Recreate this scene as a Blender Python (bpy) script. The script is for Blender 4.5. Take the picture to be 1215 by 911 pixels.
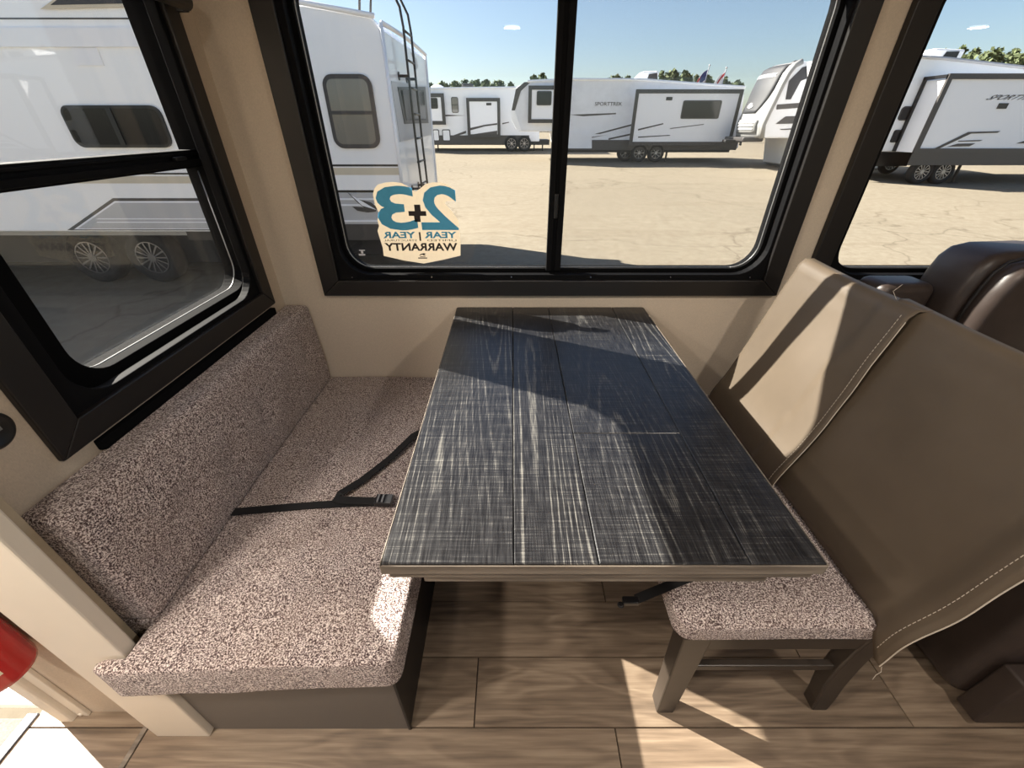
import bpy, bmesh, math, random
from mathutils import Vector, Matrix, noise as mnoise

# ------------------------------------------------------------------ camera, sky, sun, exposure
for o in list(bpy.data.objects):
    bpy.data.objects.remove(o, do_unlink=True)
SC = bpy.context.scene
COL = SC.collection
FPX, CX, CY, CAMH = 480.0, 607.5, 455.5, 1.40
TH = math.atan2(307, 480)
cam_data = bpy.data.cameras.new('camera')
cam_data.sensor_fit = 'HORIZONTAL'
cam_data.sensor_width = 36.0
cam_data.lens = FPX / 1215 * 36.0
cam_data.clip_start = 0.01
cam_data.clip_end = 500
cam = bpy.data.objects.new('camera', cam_data)
COL.objects.link(cam)
cam.location = (0, 0, CAMH)
cam.rotation_euler = (math.pi / 2 - TH, 0, 0)
SC.camera = cam

SUN_AZ = math.radians(25.5)      # sun stands to the left and a little beyond the window wall
SUN_SLOPE = 0.765                # drop of a ray for each metre of +X
SUN_DIR = Vector((1.0, -math.tan(SUN_AZ), -SUN_SLOPE)).normalized()   # travel direction
world = bpy.data.worlds.new('sky')
SC.world = world
world.use_nodes = True
wn = world.node_tree
wn.nodes.clear()
w_out = wn.nodes.new('ShaderNodeOutputWorld')
w_bg = wn.nodes.new('ShaderNodeBackground')
w_sky = wn.nodes.new('ShaderNodeTexSky')
w_sky.sky_type = 'NISHITA'
w_sky.sun_disc = False
w_sky.sun_elevation = math.asin(-SUN_DIR.z)
w_sky.sun_rotation = math.atan2(-SUN_DIR.x, -SUN_DIR.y)
w_sky.altitude = 0
w_sky.air_density = 1.0
w_sky.dust_density = 1.0
w_sky.ozone_density = 1.6
w_bg.inputs['Strength'].default_value = 0.175
wn.links.new(w_sky.outputs[0], w_bg.inputs['Color'])
wn.links.new(w_bg.outputs[0], w_out.inputs['Surface'])

sun_data = bpy.data.lights.new('sun', 'SUN')
sun_data.energy = 23.0
sun_data.angle = math.radians(0.53)
sun_data.color = (1.0, 0.93, 0.82)
sun = bpy.data.objects.new('sun', sun_data)
COL.objects.link(sun)
sun.rotation_euler = SUN_DIR.to_track_quat('-Z', 'Y').to_euler()
sun.location = (-8, 6, 9)

vs = SC.view_settings
vs.view_transform = 'Standard'
vs.look = 'None'
vs.gamma = 1.0
vs.use_curve_mapping = False
vs.exposure = 0.0
LAMP_W = 6.0                     # base power of the aisle lamps, added fill lamps included

# ------------------------------------------------------------------ helpers
RNG = random.Random(7)
_s, _c = math.sin(TH), math.cos(TH)

def ray(u, v):
    a = (u - CX) / FPX
    r = (v - CY) / FPX
    return (a, _c - r * _s, -(_s + r * _c))

def onY(u, v, Y):
    d = ray(u, v); t = Y / d[1]
    return (d[0] * t, CAMH + d[2] * t)          # X, Z

def onX(u, v, X):
    d = ray(u, v); t = X / d[0]
    return (d[1] * t, CAMH + d[2] * t)          # Y, Z

ORG = {}                                         # world origin of every object

class MB:
    """collects shapes in world coordinates; build() makes one mesh object of them"""
    def __init__(self):
        self.v = []; self.f = []
    def add(self, vs_, fs_):
        n = len(self.v)
        self.v += [tuple(p) for p in vs_]
        self.f += [tuple(i + n for i in f) for f in fs_]
        return self
    def box(self, x0, x1, y0, y1, z0, z1):
        v = [(x, y, z) for z in (z0, z1) for y in (y0, y1) for x in (x0, x1)]
        return self.add(v, [(0, 2, 3, 1), (4, 5, 7, 6), (0, 1, 5, 4), (2, 6, 7, 3), (0, 4, 6, 2), (1, 3, 7, 5)])
    def prism(self, pts, axis, a, b):
        n = len(pts)
        def m(p, d):
            if axis == 'y': return (p[0], d, p[1])
            if axis == 'x': return (d, p[0], p[1])
            return (p[0], p[1], d)
        v = [m(p, a) for p in pts] + [m(p, b) for p in pts]
        f = [tuple(range(n)), tuple(range(2 * n - 1, n - 1, -1))]
        f += [(i, i + n, (i + 1) % n + n, (i + 1) % n) for i in range(n)]
        return self.add(v, f)
    def ring(self, outer, inner, axis, a, b):
        n = len(outer)
        def m(p, d):
            if axis == 'y': return (p[0], d, p[1])
            if axis == 'x': return (d, p[0], p[1])
            return (p[0], p[1], d)
        v = [m(p, a) for p in outer] + [m(p, a) for p in inner] + [m(p, b) for p in outer] + [m(p, b) for p in inner]
        f = []
        for i in range(n):
            j = (i + 1) % n
            f += [(i, j, n + j, n + i), (2 * n + i, 3 * n + i, 3 * n + j, 2 * n + j),
                  (i, 2 * n + i, 2 * n + j, j), (n + i, n + j, 3 * n + j, 3 * n + i)]
        return self.add(v, f)
    def tube(self, pts, r, n=8, closed=False):
        pts = [Vector(p) for p in pts]
        rs = r if isinstance(r, (list, tuple)) else [r] * len(pts)
        up = Vector((0, 0, 1)); vv = []; ff = []
        prev = None
        for i, p in enumerate(pts):
            d = (pts[min(i + 1, len(pts) - 1)] - pts[max(i - 1, 0)]).normalized()
            if prev is None:
                a = d.cross(up)
                if a.length < 1e-3: a = d.cross(Vector((1, 0, 0)))
            else:
                a = prev - d * prev.dot(d)
            a.normalize(); prev = a.copy(); b = d.cross(a)
            for k in range(n):
                t = 2 * math.pi * k / n
                vv.append(p + (a * math.cos(t) + b * math.sin(t)) * rs[i])
        for i in range(len(pts) - 1):
            for k in range(n):
                k2 = (k + 1) % n
                ff.append((i * n + k, i * n + k2, (i + 1) * n + k2, (i + 1) * n + k))
        ff.append(tuple(range(n - 1, -1, -1)))
        ff.append(tuple((len(pts) - 1) * n + k for k in range(n)))
        return self.add(vv, ff)
    def ribbon(self, pts, wdir, w, th):
        """flat strap: pts centre line, wdir list of width directions"""
        vv = []; ff = []
        for i, p in enumerate(pts):
            p = Vector(p)
            wd = Vector(wdir[i] if isinstance(wdir[0], (tuple, list, Vector)) else wdir).normalized()
            d = (Vector(pts[min(i + 1, len(pts) - 1)]) - Vector(pts[max(i - 1, 0)])).normalized()
            nrm = d.cross(wd).normalized()
            for sx, sz in ((-1, -1), (1, -1), (1, 1), (-1, 1)):
                vv.append(p + wd * (sx * w / 2) + nrm * (sz * th / 2))
        for i in range(len(pts) - 1):
            for k in range(4):
                k2 = (k + 1) % 4
                ff.append((i * 4 + k, i * 4 + k2, i * 4 + 4 + k2, i * 4 + 4 + k))
        ff.append((3, 2, 1, 0)); b = (len(pts) - 1) * 4; ff.append((b, b + 1, b + 2, b + 3))
        return self.add(vv, ff)
    def lathe(self, prof, centre, axis='z', n=24):
        """prof: (radius, height) pairs about an axis through centre"""
        c = Vector(centre); vv = []; ff = []
        for r, h in prof:
            for k in range(n):
                t = 2 * math.pi * k / n
                a, b = r * math.cos(t), r * math.sin(t)
                if axis == 'z': vv.append(c + Vector((a, b, h)))
                elif axis == 'y': vv.append(c + Vector((a, h, b)))
                else: vv.append(c + Vector((h, a, b)))
        m = len(prof)
        for i in range(m - 1):
            for k in range(n):
                k2 = (k + 1) % n
                ff.append((i * n + k, i * n + k2, (i + 1) * n + k2, (i + 1) * n + k))
        ff.append(tuple(range(n - 1, -1, -1))); ff.append(tuple((m - 1) * n + k for k in range(n)))
        return self.add(vv, ff)
    def grid(self, fn, nu, nv):
        vv = [fn(i / nu, j / nv) for i in range(nu + 1) for j in range(nv + 1)]
        ff = [(i * (nv + 1) + j, (i + 1) * (nv + 1) + j, (i + 1) * (nv + 1) + j + 1, i * (nv + 1) + j + 1)
              for i in range(nu) for j in range(nv)]
        return self.add(vv, ff)
    def build(self, name, mat, parent=None, bev=0, seg=2, smooth=False, sub=0, solid=0, kind=None, weld=False, recalc=True):
        if parent is None:
            xs = [p[0] for p in self.v]; ys = [p[1] for p in self.v]; zs = [p[2] for p in self.v]
            org = Vector(((min(xs) + max(xs)) / 2, (min(ys) + max(ys)) / 2, min(zs)))
        else:
            org = ORG[parent.name]
        me = bpy.data.meshes.new(name)
        me.from_pydata([(p[0] - org.x, p[1] - org.y, p[2] - org.z) for p in self.v], [], self.f)
        if recalc or weld:
            bm = bmesh.new(); bm.from_mesh(me)
            if weld: bmesh.ops.remove_doubles(bm, verts=bm.verts, dist=1e-5)
            bmesh.ops.recalc_face_normals(bm, faces=bm.faces)
            bm.to_mesh(me); bm.free()
        o = bpy.data.objects.new(name, me)
        COL.objects.link(o)
        me.materials.append(mat)
        if parent is None: o.location = org
        else: o.parent = parent
        ORG[o.name] = org
        if smooth:
            for p in me.polygons: p.use_smooth = True
        if solid:
            md = o.modifiers.new('thick', 'SOLIDIFY'); md.thickness = solid; md.offset = 0
        if bev:
            md = o.modifiers.new('bevel', 'BEVEL'); md.width = bev; md.segments = seg
            md.limit_method = 'ANGLE'; md.angle_limit = math.radians(40)
        if sub:
            md = o.modifiers.new('sub', 'SUBSURF'); md.levels = sub; md.render_levels = sub
        if kind: o['kind'] = kind
        return o

def thing(name, loc, label, cat, group=None):
    o = bpy.data.objects.new(name, None)
    o.empty_display_size = 0.1
    COL.objects.link(o); o.location = loc
    ORG[o.name] = Vector(loc)
    return tag(o, label, cat, group)

def tag(o, label, cat=None, group=None, kind=None):
    o['label'] = label
    if cat: o['category'] = cat
    if group: o['group'] = group
    if kind: o['kind'] = kind
    return o

def struct(o, label, cat=None):
    o['kind'] = 'structure'; o['label'] = label
    if cat: o['category'] = cat
    return o

def rr(x0, z0, x1, z1, r, n=6):
    """rounded rectangle, counter-clockwise"""
    pts = []
    for cx, cz, a0 in ((x1 - r, z0 + r, -90), (x1 - r, z1 - r, 0), (x0 + r, z1 - r, 90), (x0 + r, z0 + r, 180)):
        for k in range(n + 1):
            t = math.radians(a0 + 90 * k / n)
            pts.append((cx + r * math.cos(t), cz + r * math.sin(t)))
    return pts

def offs_rr(x0, z0, x1, z1, n=6):
    return rr(x0, z0, x1, z1, 1e-4, n)

def text_shape(s, bold=0.0, res=3):
    cu = bpy.data.curves.new('lettering', 'FONT')
    cu.body = s; cu.size = 1.0; cu.offset = bold; cu.resolution_u = res
    ob = bpy.data.objects.new('lettering', cu)
    COL.objects.link(ob)
    dg = bpy.context.evaluated_depsgraph_get()
    me = bpy.data.meshes.new_from_object(ob.evaluated_get(dg))
    v = [tuple(p.co) for p in me.vertices]; f = [tuple(p.vertices) for p in me.polygons]
    bpy.data.objects.remove(ob, do_unlink=True); bpy.data.meshes.remove(me); bpy.data.curves.remove(cu)
    x0 = min(p[0] for p in v); x1 = max(p[0] for p in v); y0 = min(p[1] for p in v); y1 = max(p[1] for p in v)
    return [((p[0] - x0) / (x1 - x0), (p[1] - y0) / (y1 - y0)) for p in v], f

def text_on(mb, s, fn, bold=0.0, mirror=False, shear=0.0):
    """fn maps (a, b) in the unit box to a world point"""
    p, f = text_shape(s, bold)
    v = []
    for a, b in p:
        a2 = a + shear * b
        if mirror: a2 = 1 - a2
        v.append(fn(a2, b))
    mb.add(v, f)

# ------------------------------------------------------------------ materials
MAT = {}
def new_mat(name):
    m = bpy.data.materials.new(name); m.use_nodes = True
    nt = m.node_tree
    b = nt.nodes['Principled BSDF']
    MAT[name] = m
    return m, nt, b

def coords(nt, scale=(1, 1, 1), which='Object', rand=False):
    tc = nt.nodes.new('ShaderNodeTexCoord')
    mp = nt.nodes.new('ShaderNodeMapping')
    mp.inputs['Scale'].default_value = scale
    nt.links.new(tc.outputs[which], mp.inputs['Vector'])
    if rand:
        oi = nt.nodes.new('ShaderNodeObjectInfo')
        mm = nt.nodes.new('ShaderNodeMath'); mm.operation = 'MULTIPLY'; mm.inputs[1].default_value = 37.0
        nt.links.new(oi.outputs['Random'], mm.inputs[0])
        cb = nt.nodes.new('ShaderNodeCombineXYZ')
        nt.links.new(mm.outputs[0], cb.inputs[0]); nt.links.new(mm.outputs[0], cb.inputs[2])
        nt.links.new(cb.outputs[0], mp.inputs['Location'])
    return mp.outputs[0]

def nz(nt, vec, scale, detail=3, rough=.55, dist=0):
    n = nt.nodes.new('ShaderNodeTexNoise')
    n.inputs['Scale'].default_value = scale; n.inputs['Detail'].default_value = detail
    n.inputs['Roughness'].default_value = rough; n.inputs['Distortion'].default_value = dist
    nt.links.new(vec, n.inputs['Vector'])
    return n.outputs['Fac']

def ramp(nt, fac, stops):
    r = nt.nodes.new('ShaderNodeValToRGB')
    el = r.color_ramp.elements
    while len(el) < len(stops): el.new(0.5)
    for e, (p, c) in zip(el, stops):
        e.position = p
        e.color = (c[0], c[1], c[2], 1) if isinstance(c, (tuple, list)) else (c, c, c, 1)
    nt.links.new(fac, r.inputs[0])
    return r.outputs[0]

def mix(nt, fac, a, b, mode='MIX'):
    m = nt.nodes.new('ShaderNodeMix'); m.data_type = 'RGBA'; m.blend_type = mode
    for sock, val in ((m.inputs[0], fac), (m.inputs[6], a), (m.inputs[7], b)):
        if hasattr(val, 'links'): nt.links.new(val, sock)
        elif isinstance(val, (tuple, list)): sock.default_value = (val[0], val[1], val[2], 1)
        else: sock.default_value = val
    return m.outputs[2]

def bump(nt, b, h, strength, dist=0.002):
    n = nt.nodes.new('ShaderNodeBump')
    n.inputs['Strength'].default_value = strength; n.inputs['Distance'].default_value = dist
    nt.links.new(h, n.inputs['Height']); nt.links.new(n.outputs[0], b.inputs['Normal'])

def simple(name, col, rough=.5, metal=0.0, var=0.0, vscale=8.0, bmp=0.0, bscale=300.0, bdist=.001, spec=.5, coat=0.0):
    m, nt, b = new_mat(name)
    b.inputs['Base Color'].default_value = (*col, 1)
    b.inputs['Roughness'].default_value = rough
    b.inputs['Metallic'].default_value = metal
    b.inputs['Specular IOR Level'].default_value = spec
    if coat: b.inputs['Coat Weight'].default_value = coat
    if var or bmp:
        vec = coords(nt)
        if var:
            f = nz(nt, vec, vscale, 4)
            c = ramp(nt, f, [(.3, tuple(q * (1 - var) for q in col)), (.7, tuple(min(1, q * (1 + var)) for q in col))])
            nt.links.new(c, b.inputs['Base Color'])
        if bmp: bump(nt, b, nz(nt, vec, bscale, 2), bmp, bdist)
    return m

def srgb(r, g, b):
    def f(x):
        x /= 255.0
        return x / 12.92 if x <= .04045 else ((x + .055) / 1.055) ** 2.4
    return (f(r), f(g), f(b))

def glass_mat(name, tint, refl=1.0):
    m = bpy.data.materials.new(name); m.use_nodes = True; nt = m.node_tree; nt.nodes.clear()
    out = nt.nodes.new('ShaderNodeOutputMaterial'); mx = nt.nodes.new('ShaderNodeMixShader')
    tr = nt.nodes.new('ShaderNodeBsdfTransparent'); gl = nt.nodes.new('ShaderNodeBsdfGlossy')
    fr = nt.nodes.new('ShaderNodeFresnel'); fr.inputs['IOR'].default_value = 1.35
    tr.inputs['Color'].default_value = (*tint, 1); gl.inputs['Roughness'].default_value = 0.0
    gl.inputs['Color'].default_value = (refl, refl, refl, 1)
    ge = nt.nodes.new('ShaderNodeNewGeometry'); mi = nt.nodes.new('ShaderNodeMix')     # same index from both faces of the sheet
    mi.inputs[2].default_value = 1.35; mi.inputs[3].default_value = 1 / 1.35
    nt.links.new(ge.outputs['Backfacing'], mi.inputs[0]); nt.links.new(mi.outputs[0], fr.inputs['IOR'])
    nt.links.new(fr.outputs[0], mx.inputs[0]); nt.links.new(tr.outputs[0], mx.inputs[1])
    nt.links.new(gl.outputs[0], mx.inputs[2]); nt.links.new(mx.outputs[0], out.inputs[0])
    MAT[name] = m
    return m

def screen_mat(name, cover, col):
    """fine woven insect mesh: threads too fine to tell apart cover a share of the view"""
    m = bpy.data.materials.new(name); m.use_nodes = True; nt = m.node_tree; nt.nodes.clear()
    out = nt.nodes.new('ShaderNodeOutputMaterial'); mx = nt.nodes.new('ShaderNodeMixShader')
    tr = nt.nodes.new('ShaderNodeBsdfTransparent'); df = nt.nodes.new('ShaderNodeBsdfDiffuse')
    df.inputs['Color'].default_value = (*col, 1)
    vec = coords(nt)
    f = nz(nt, vec, 900, 1)
    r = ramp(nt, f, [(.35, cover * .6), (.65, min(1, cover * 1.4))])
    nt.links.new(r, mx.inputs[0]); nt.links.new(tr.outputs[0], mx.inputs[1]); nt.links.new(df.outputs[0], mx.inputs[2])
    nt.links.new(mx.outputs[0], out.inputs[0])
    MAT[name] = m
    return m

def fabric_mat():
    m, nt, b = new_mat('tweed')
    vec = coords(nt, (1, 1, 1.0))
    vo = nt.nodes.new('ShaderNodeTexVoronoi'); vo.inputs['Scale'].default_value = 260
    nt.links.new(coords(nt, (1, 1.5, 1.2)), vo.inputs['Vector'])
    f1 = nz(nt, vec, 330, 2, .6, .5)
    c = ramp(nt, f1, [(.39, srgb(60, 47, 48)), (.48, srgb(118, 100, 98)), (.57, srgb(216, 203, 197)), (.75, srgb(238, 228, 220))])
    big = nz(nt, vec, 9, 2)
    c2 = mix(nt, ramp(nt, big, [(.35, .0), (.7, .16)]), c, srgb(150, 128, 110))
    nt.links.new(c2, b.inputs['Base Color'])
    b.inputs['Roughness'].default_value = .95
    b.inputs['Specular IOR Level'].default_value = .1
    b.inputs['Sheen Weight'].default_value = .15
    mx = mix(nt, .5, f1, vo.outputs['Distance'])
    bump(nt, b, mx, .55, .004)
    return m

def plank_mat(name, dark, mid, light, rough=.45):
    m, nt, b = new_mat(name)
    vec = coords(nt, (.38, 8, 8), rand=True)
    vec2 = coords(nt, (.6, 3.2, 3.2), rand=True)
    fine = nz(nt, vec, 9, 5, .6)
    cath = nz(nt, vec2, 3.0, 2, .5, 1.2)
    wv = nt.nodes.new('ShaderNodeMath'); wv.operation = 'MULTIPLY'; wv.inputs[1].default_value = 34
    nt.links.new(cath, wv.inputs[0])
    sn = nt.nodes.new('ShaderNodeMath'); sn.operation = 'SINE'; nt.links.new(wv.outputs[0], sn.inputs[0])
    sm = nt.nodes.new('ShaderNodeMath'); sm.operation = 'MULTIPLY_ADD'; sm.inputs[1].default_value = .08; sm.inputs[2].default_value = 0
    nt.links.new(sn.outputs[0], sm.inputs[0])
    ad = nt.nodes.new('ShaderNodeMath'); ad.operation = 'ADD'; nt.links.new(fine, ad.inputs[0]); nt.links.new(sm.outputs[0], ad.inputs[1])
    c = ramp(nt, ad.outputs[0], [(.18, dark), (.5, mid), (.84, light)])
    oi = nt.nodes.new('ShaderNodeObjectInfo')
    tint = ramp(nt, oi.outputs['Random'], [(0, .86), (1, 1.0)])
    c = mix(nt, 1.0, c, tint, 'MULTIPLY')
    nt.links.new(c, b.inputs['Base Color'])
    b.inputs['Roughness'].default_value = rough
    bump(nt, b, ad.outputs[0], .12, .001)
    return m

def table_mat():
    """charcoal brushed oak: open grain picked out paler, saw marks across"""
    m, nt, b = new_mat('charcoal_oak')
    vec2 = coords(nt, (4.2, .40, 4.2), rand=True)
    cath = nz(nt, vec2, 1.6, 0, .4, .05)
    wv = nt.nodes.new('ShaderNodeMath'); wv.operation = 'MULTIPLY'; wv.inputs[1].default_value = 110
    nt.links.new(cath, wv.inputs[0])
    sn = nt.nodes.new('ShaderNodeMath'); sn.operation = 'SINE'; nt.links.new(wv.outputs[0], sn.inputs[0])
    rings = ramp(nt, sn.outputs[0], [(.0, .0), (.62, .05), (1.0, 1.0)])
    mask = ramp(nt, nz(nt, coords(nt, (3.0, .8, 3), rand=True), 1.0, 1), [(.44, .10), (.62, .9)])
    rings = mix(nt, 1.0, rings, mask, 'MULTIPLY')
    pores = nz(nt, coords(nt, (520, 16, 60), rand=True), 1.0, 2, .6)
    saw = nz(nt, coords(nt, (7, 480, 60), rand=True), 1.0, 2, .6)
    pr = ramp(nt, pores, [(.38, .0), (.66, 1.0)])
    sw = ramp(nt, saw, [(.48, .0), (.70, 1.0)])
    a = mix(nt, .42, rings, pr)
    g = mix(nt, .26, a, sw)
    col = ramp(nt, g, [(.02, srgb(17, 17, 20)), (.35, srgb(44, 44, 46)), (.85, srgb(126, 124, 118))])
    nt.links.new(col, b.inputs['Base Color'])
    rg = ramp(nt, g, [(.0, .30), (1.0, .46)])
    nt.links.new(rg, b.inputs['Roughness'])
    b.inputs['Specular IOR Level'].default_value = .5
    bump(nt, b, g, .22, .0008)
    return m

def ground_mat():
    m, nt, b = new_mat('lot_ground')
    vec = coords(nt)
    big = nz(nt, vec, .12, 4)
    fine = nz(nt, vec, 6.0, 5, .7)
    strk = nz(nt, coords(nt, (.18, 2.2, 1)), 1.0, 4, .6, .4)
    c = ramp(nt, fine, [(.3, srgb(117, 107, 92)), (.7, srgb(134, 126, 110))])
    c = mix(nt, ramp(nt, big, [(.4, 0.0), (.65, .35)]), c, srgb(114, 106, 92))
    c = mix(nt, ramp(nt, strk, [(.56, 0.0), (.72, .35)]), c, srgb(106, 94, 78))
    vo = nt.nodes.new('ShaderNodeTexVoronoi'); vo.feature = 'DISTANCE_TO_EDGE'; vo.inputs['Scale'].default_value = .16
    wn_ = nt.nodes.new('ShaderNodeTexNoise'); wn_.inputs['Scale'].default_value = .5; wn_.inputs['Detail'].default_value = 4
    nt.links.new(vec, wn_.inputs['Vector'])
    va = nt.nodes.new('ShaderNodeVectorMath'); va.operation = 'MULTIPLY_ADD'; va.inputs[1].default_value = (2.5, 2.5, 2.5)
    nt.links.new(wn_.outputs['Color'], va.inputs[0]); nt.links.new(vec, va.inputs[2])
    nt.links.new(va.outputs[0], vo.inputs['Vector'])
    c = mix(nt, ramp(nt, vo.outputs['Distance'], [(.0, .5), (.006, .0)]), c, srgb(80, 70, 57))
    nt.links.new(c, b.inputs['Base Color'])
    b.inputs['Roughness'].default_value = .95
    b.inputs['Specular IOR Level'].default_value = .1
    return m

def wall_mat(name, col):
    m, nt, b = new_mat(name)
    vec = coords(nt)
    weave = nz(nt, coords(nt, (600, 600, 120)), 1.0, 2)
    big = nz(nt, vec, 260, 3)
    c = ramp(nt, mix(nt, .5, weave, big), [(.3, tuple(q * .86 for q in col)), (.7, tuple(min(1, q * 1.06) for q in col))])
    nt.links.new(c, b.inputs['Base Color'])
    b.inputs['Roughness'].default_value = .8
    b.inputs['Specular IOR Level'].default_value = .2
    bump(nt, b, mix(nt, .5, weave, big), .15, .0008)
    return m

fabric_mat()
table_mat()
ground_mat()
wall_mat('wallpaper', srgb(206, 191, 172))
plank_mat('floor_wood', srgb(86, 73, 60), srgb(125, 108, 91), srgb(158, 141, 120))
plank_mat('edge_wood', srgb(84, 76, 68), srgb(118, 108, 97), srgb(150, 140, 127), .6)
simple('plank_gap', srgb(52, 44, 38), .9)
simple('fascia_white', srgb(222, 212, 196), .45, var=.02)
simple('fascia_beige', srgb(190, 176, 152), .6, var=.05, vscale=60)
simple('trim_black', srgb(24, 21, 20), .45, var=.06, vscale=5)
simple('frame_black', srgb(12, 12, 14), .7, spec=.12)
simple('gasket', srgb(8, 8, 9), .85, spec=.1)
simple('sill_metal', srgb(150, 150, 150), .4, .6)
simple('ceiling_white', srgb(225, 222, 214), .7)
simple('bench_vinyl', srgb(100, 94, 88), .55, bmp=.3, bscale=420, var=.05, vscale=240)
simple('bench_dark', srgb(26, 23, 22), .5, var=.1)
simple('strap', srgb(14, 13, 14), .75, bmp=.3, bscale=900)
simple('buckle', srgb(22, 22, 24), .35)
simple('chair_wood', srgb(50, 43, 37), .38, var=.12, vscale=30)
simple('chair_bolt', srgb(16, 15, 15), .4, .3)
simple('vinyl_cover', srgb(89, 78, 65), .52, var=.05, vscale=14, bmp=.12, bscale=600, spec=.35)
simple('vinyl_back', srgb(160, 148, 132), .8)
simple('thread', srgb(190, 180, 165), .8)
simple('leather', srgb(56, 47, 43), .42, var=.12, vscale=18, bmp=.25, bscale=240, spec=.45)
simple('leather_seam', srgb(22, 18, 17), .6)
simple('red_paint', srgb(186, 22, 28), .22, coat=.5)
simple('label_cream', srgb(232, 222, 196), .6)
simple('label_ink', srgb(48, 44, 42), .7)
simple('brass', srgb(150, 130, 80), .35, .8)
simple('black_plastic', srgb(18, 18, 19), .4)
simple('chrome', srgb(190, 190, 192), .18, 1.0)
simple('nosing', srgb(74, 74, 78), .35, .7)
simple('tread', srgb(118, 110, 105), .9, var=.25, vscale=220)
simple('lamp_rim', srgb(230, 230, 228), .4)
simple('rv_white', srgb(246, 247, 249), .22, coat=.3)
simple('rv_pale', srgb(240, 241, 245), .3)
simple('rv_grey_side', srgb(230, 232, 237), .35, var=.05, vscale=3)
simple('rv_dark', srgb(52, 50, 50), .4)
simple('rv_charcoal', srgb(66, 63, 62), .4)
simple('rv_silver', srgb(184, 184, 186), .35, var=.06, vscale=1.2)
simple('rv_beige', srgb(206, 196, 176), .4)
simple('rv_black', srgb(22, 22, 24), .3)
simple('rv_glass', srgb(26, 27, 30), .08, spec=.35)
simple('rv_glass_pale', srgb(120, 116, 108), .05, coat=.8)
simple('rv_cap_shaded_white', srgb(150, 150, 148), .45)  # white cap made greyer: its shade is put into the colour
simple('rv_cap_grey', srgb(50, 51, 55), .6, var=.1, vscale=20)  # nose panel grey lowered to stand for shade; a side graphic shares it
simple('rv_roof', srgb(214, 214, 212), .6)
simple('tyre', srgb(24, 24, 25), .8)
simple('rim_alloy', srgb(150, 150, 154), .25, .9)
simple('under_frame', srgb(26, 25, 26), .6)
simple('leaf', srgb(82, 96, 62), .8, var=.35, vscale=1.2)
simple('leaf_pale', srgb(84, 94, 60), .8, var=.3, vscale=1.0)
simple('bark', srgb(80, 68, 56), .9)
simple('pole_grey', srgb(170, 172, 176), .4, .5)
simple('flag_red', srgb(170, 34, 44), .8)
simple('flag_white', srgb(226, 226, 230), .8)
simple('flag_blue', srgb(48, 60, 112), .8)
def film(name, col, thru):
    """printed vinyl film that lets some daylight through"""
    m = simple(name, col, .6, var=.05, vscale=70); nt = m.node_tree
    b = nt.nodes['Principled BSDF']; out = nt.nodes['Material Output']
    tl = nt.nodes.new('ShaderNodeBsdfTranslucent'); tl.inputs['Color'].default_value = (*col, 1)
    mx = nt.nodes.new('ShaderNodeMixShader'); mx.inputs[0].default_value = thru
    nt.links.new(b.outputs[0], mx.inputs[1]); nt.links.new(tl.outputs[0], mx.inputs[2]); nt.links.new(mx.outputs[0], out.inputs[0])
film('sticker_cream', srgb(232, 214, 184), .35)
film('sticker_blue', srgb(78, 158, 200), .35)
simple('sticker_ink', srgb(44, 34, 30), .6)
glass_mat('window_glass', (.97, .98, .985))
glass_mat('window_glass_clear', (.985, .99, .99))
screen_mat('insect_screen', .13, srgb(120, 124, 130))
screen_mat('insect_screen_dusty', .11, srgb(130, 130, 130))
me_, nt_, b_ = new_mat('lamp_lens')
b_.inputs['Base Color'].default_value = (1, .97, .9, 1)
b_.inputs['Emission Color'].default_value = (1, .93, .82, 1)
b_.inputs['Emission Strength'].default_value = 6.0

# ================================================================== THE ROOM
WY, WX = 1.53, -.905             # inner faces: window wall of the slide-out, its end wall
RX0, RX1, RY0 = -2.2, 4.4, -1.8  # the room behind the camera
MY = .466                        # inner face of the main side wall
CEIL, SCEIL = 2.10, 1.95

# ---- floor: underlay with single planks on it
fl = MB(); fl.box(-1.335, RX1, RY0, WY + .05, -.06, -.006)
fl.box(RX0, -1.335, RY0, -.35, -.06, -.006)
floor = struct(fl.build('floor', MAT['plank_gap']), 'taupe wood plank floor of the dinette and aisle', 'floor')
PW = .1753
plank_cache = {}
def plank(x0, x1, y0, y1):
    key = (round(x1 - x0, 3), round(y1 - y0, 3))
    g = .0009
    if key not in plank_cache:
        L, W = x1 - x0 - 2 * g, y1 - y0 - 2 * g
        mb = MB(); b = .0012
        o0 = ORG[floor.name]
        mb.add([(o0.x + x, o0.y + y, o0.z + .054 + z) for x, y, z in (
            (-L/2, -W/2, 0), (L/2, -W/2, 0), (L/2, W/2, 0), (-L/2, W/2, 0),
            (-L/2 + b, -W/2 + b, .006), (L/2 - b, -W/2 + b, .006), (L/2 - b, W/2 - b, .006), (-L/2 + b, W/2 - b, .006))],
            [(0, 3, 2, 1), (4, 5, 6, 7), (0, 1, 5, 4), (1, 2, 6, 5), (2, 3, 7, 6), (3, 0, 4, 7)])
        o = mb.build('plank', MAT['floor_wood'], floor)
        plank_cache[key] = o
    else:
        o = plank_cache[key].copy(); COL.objects.link(o); o.parent = floor
    o.location = ((x0 + x1) / 2 - ORG[floor.name].x, (y0 + y1) / 2 - ORG[floor.name].y, 0)
joints = {-1: (.284, -.93), 0: (-.105, 1.11), 1: (.9, -.32), -2: (.62, -.6), -3: (-.2, 1.0)}
y = .4296 - 13 * PW
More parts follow.
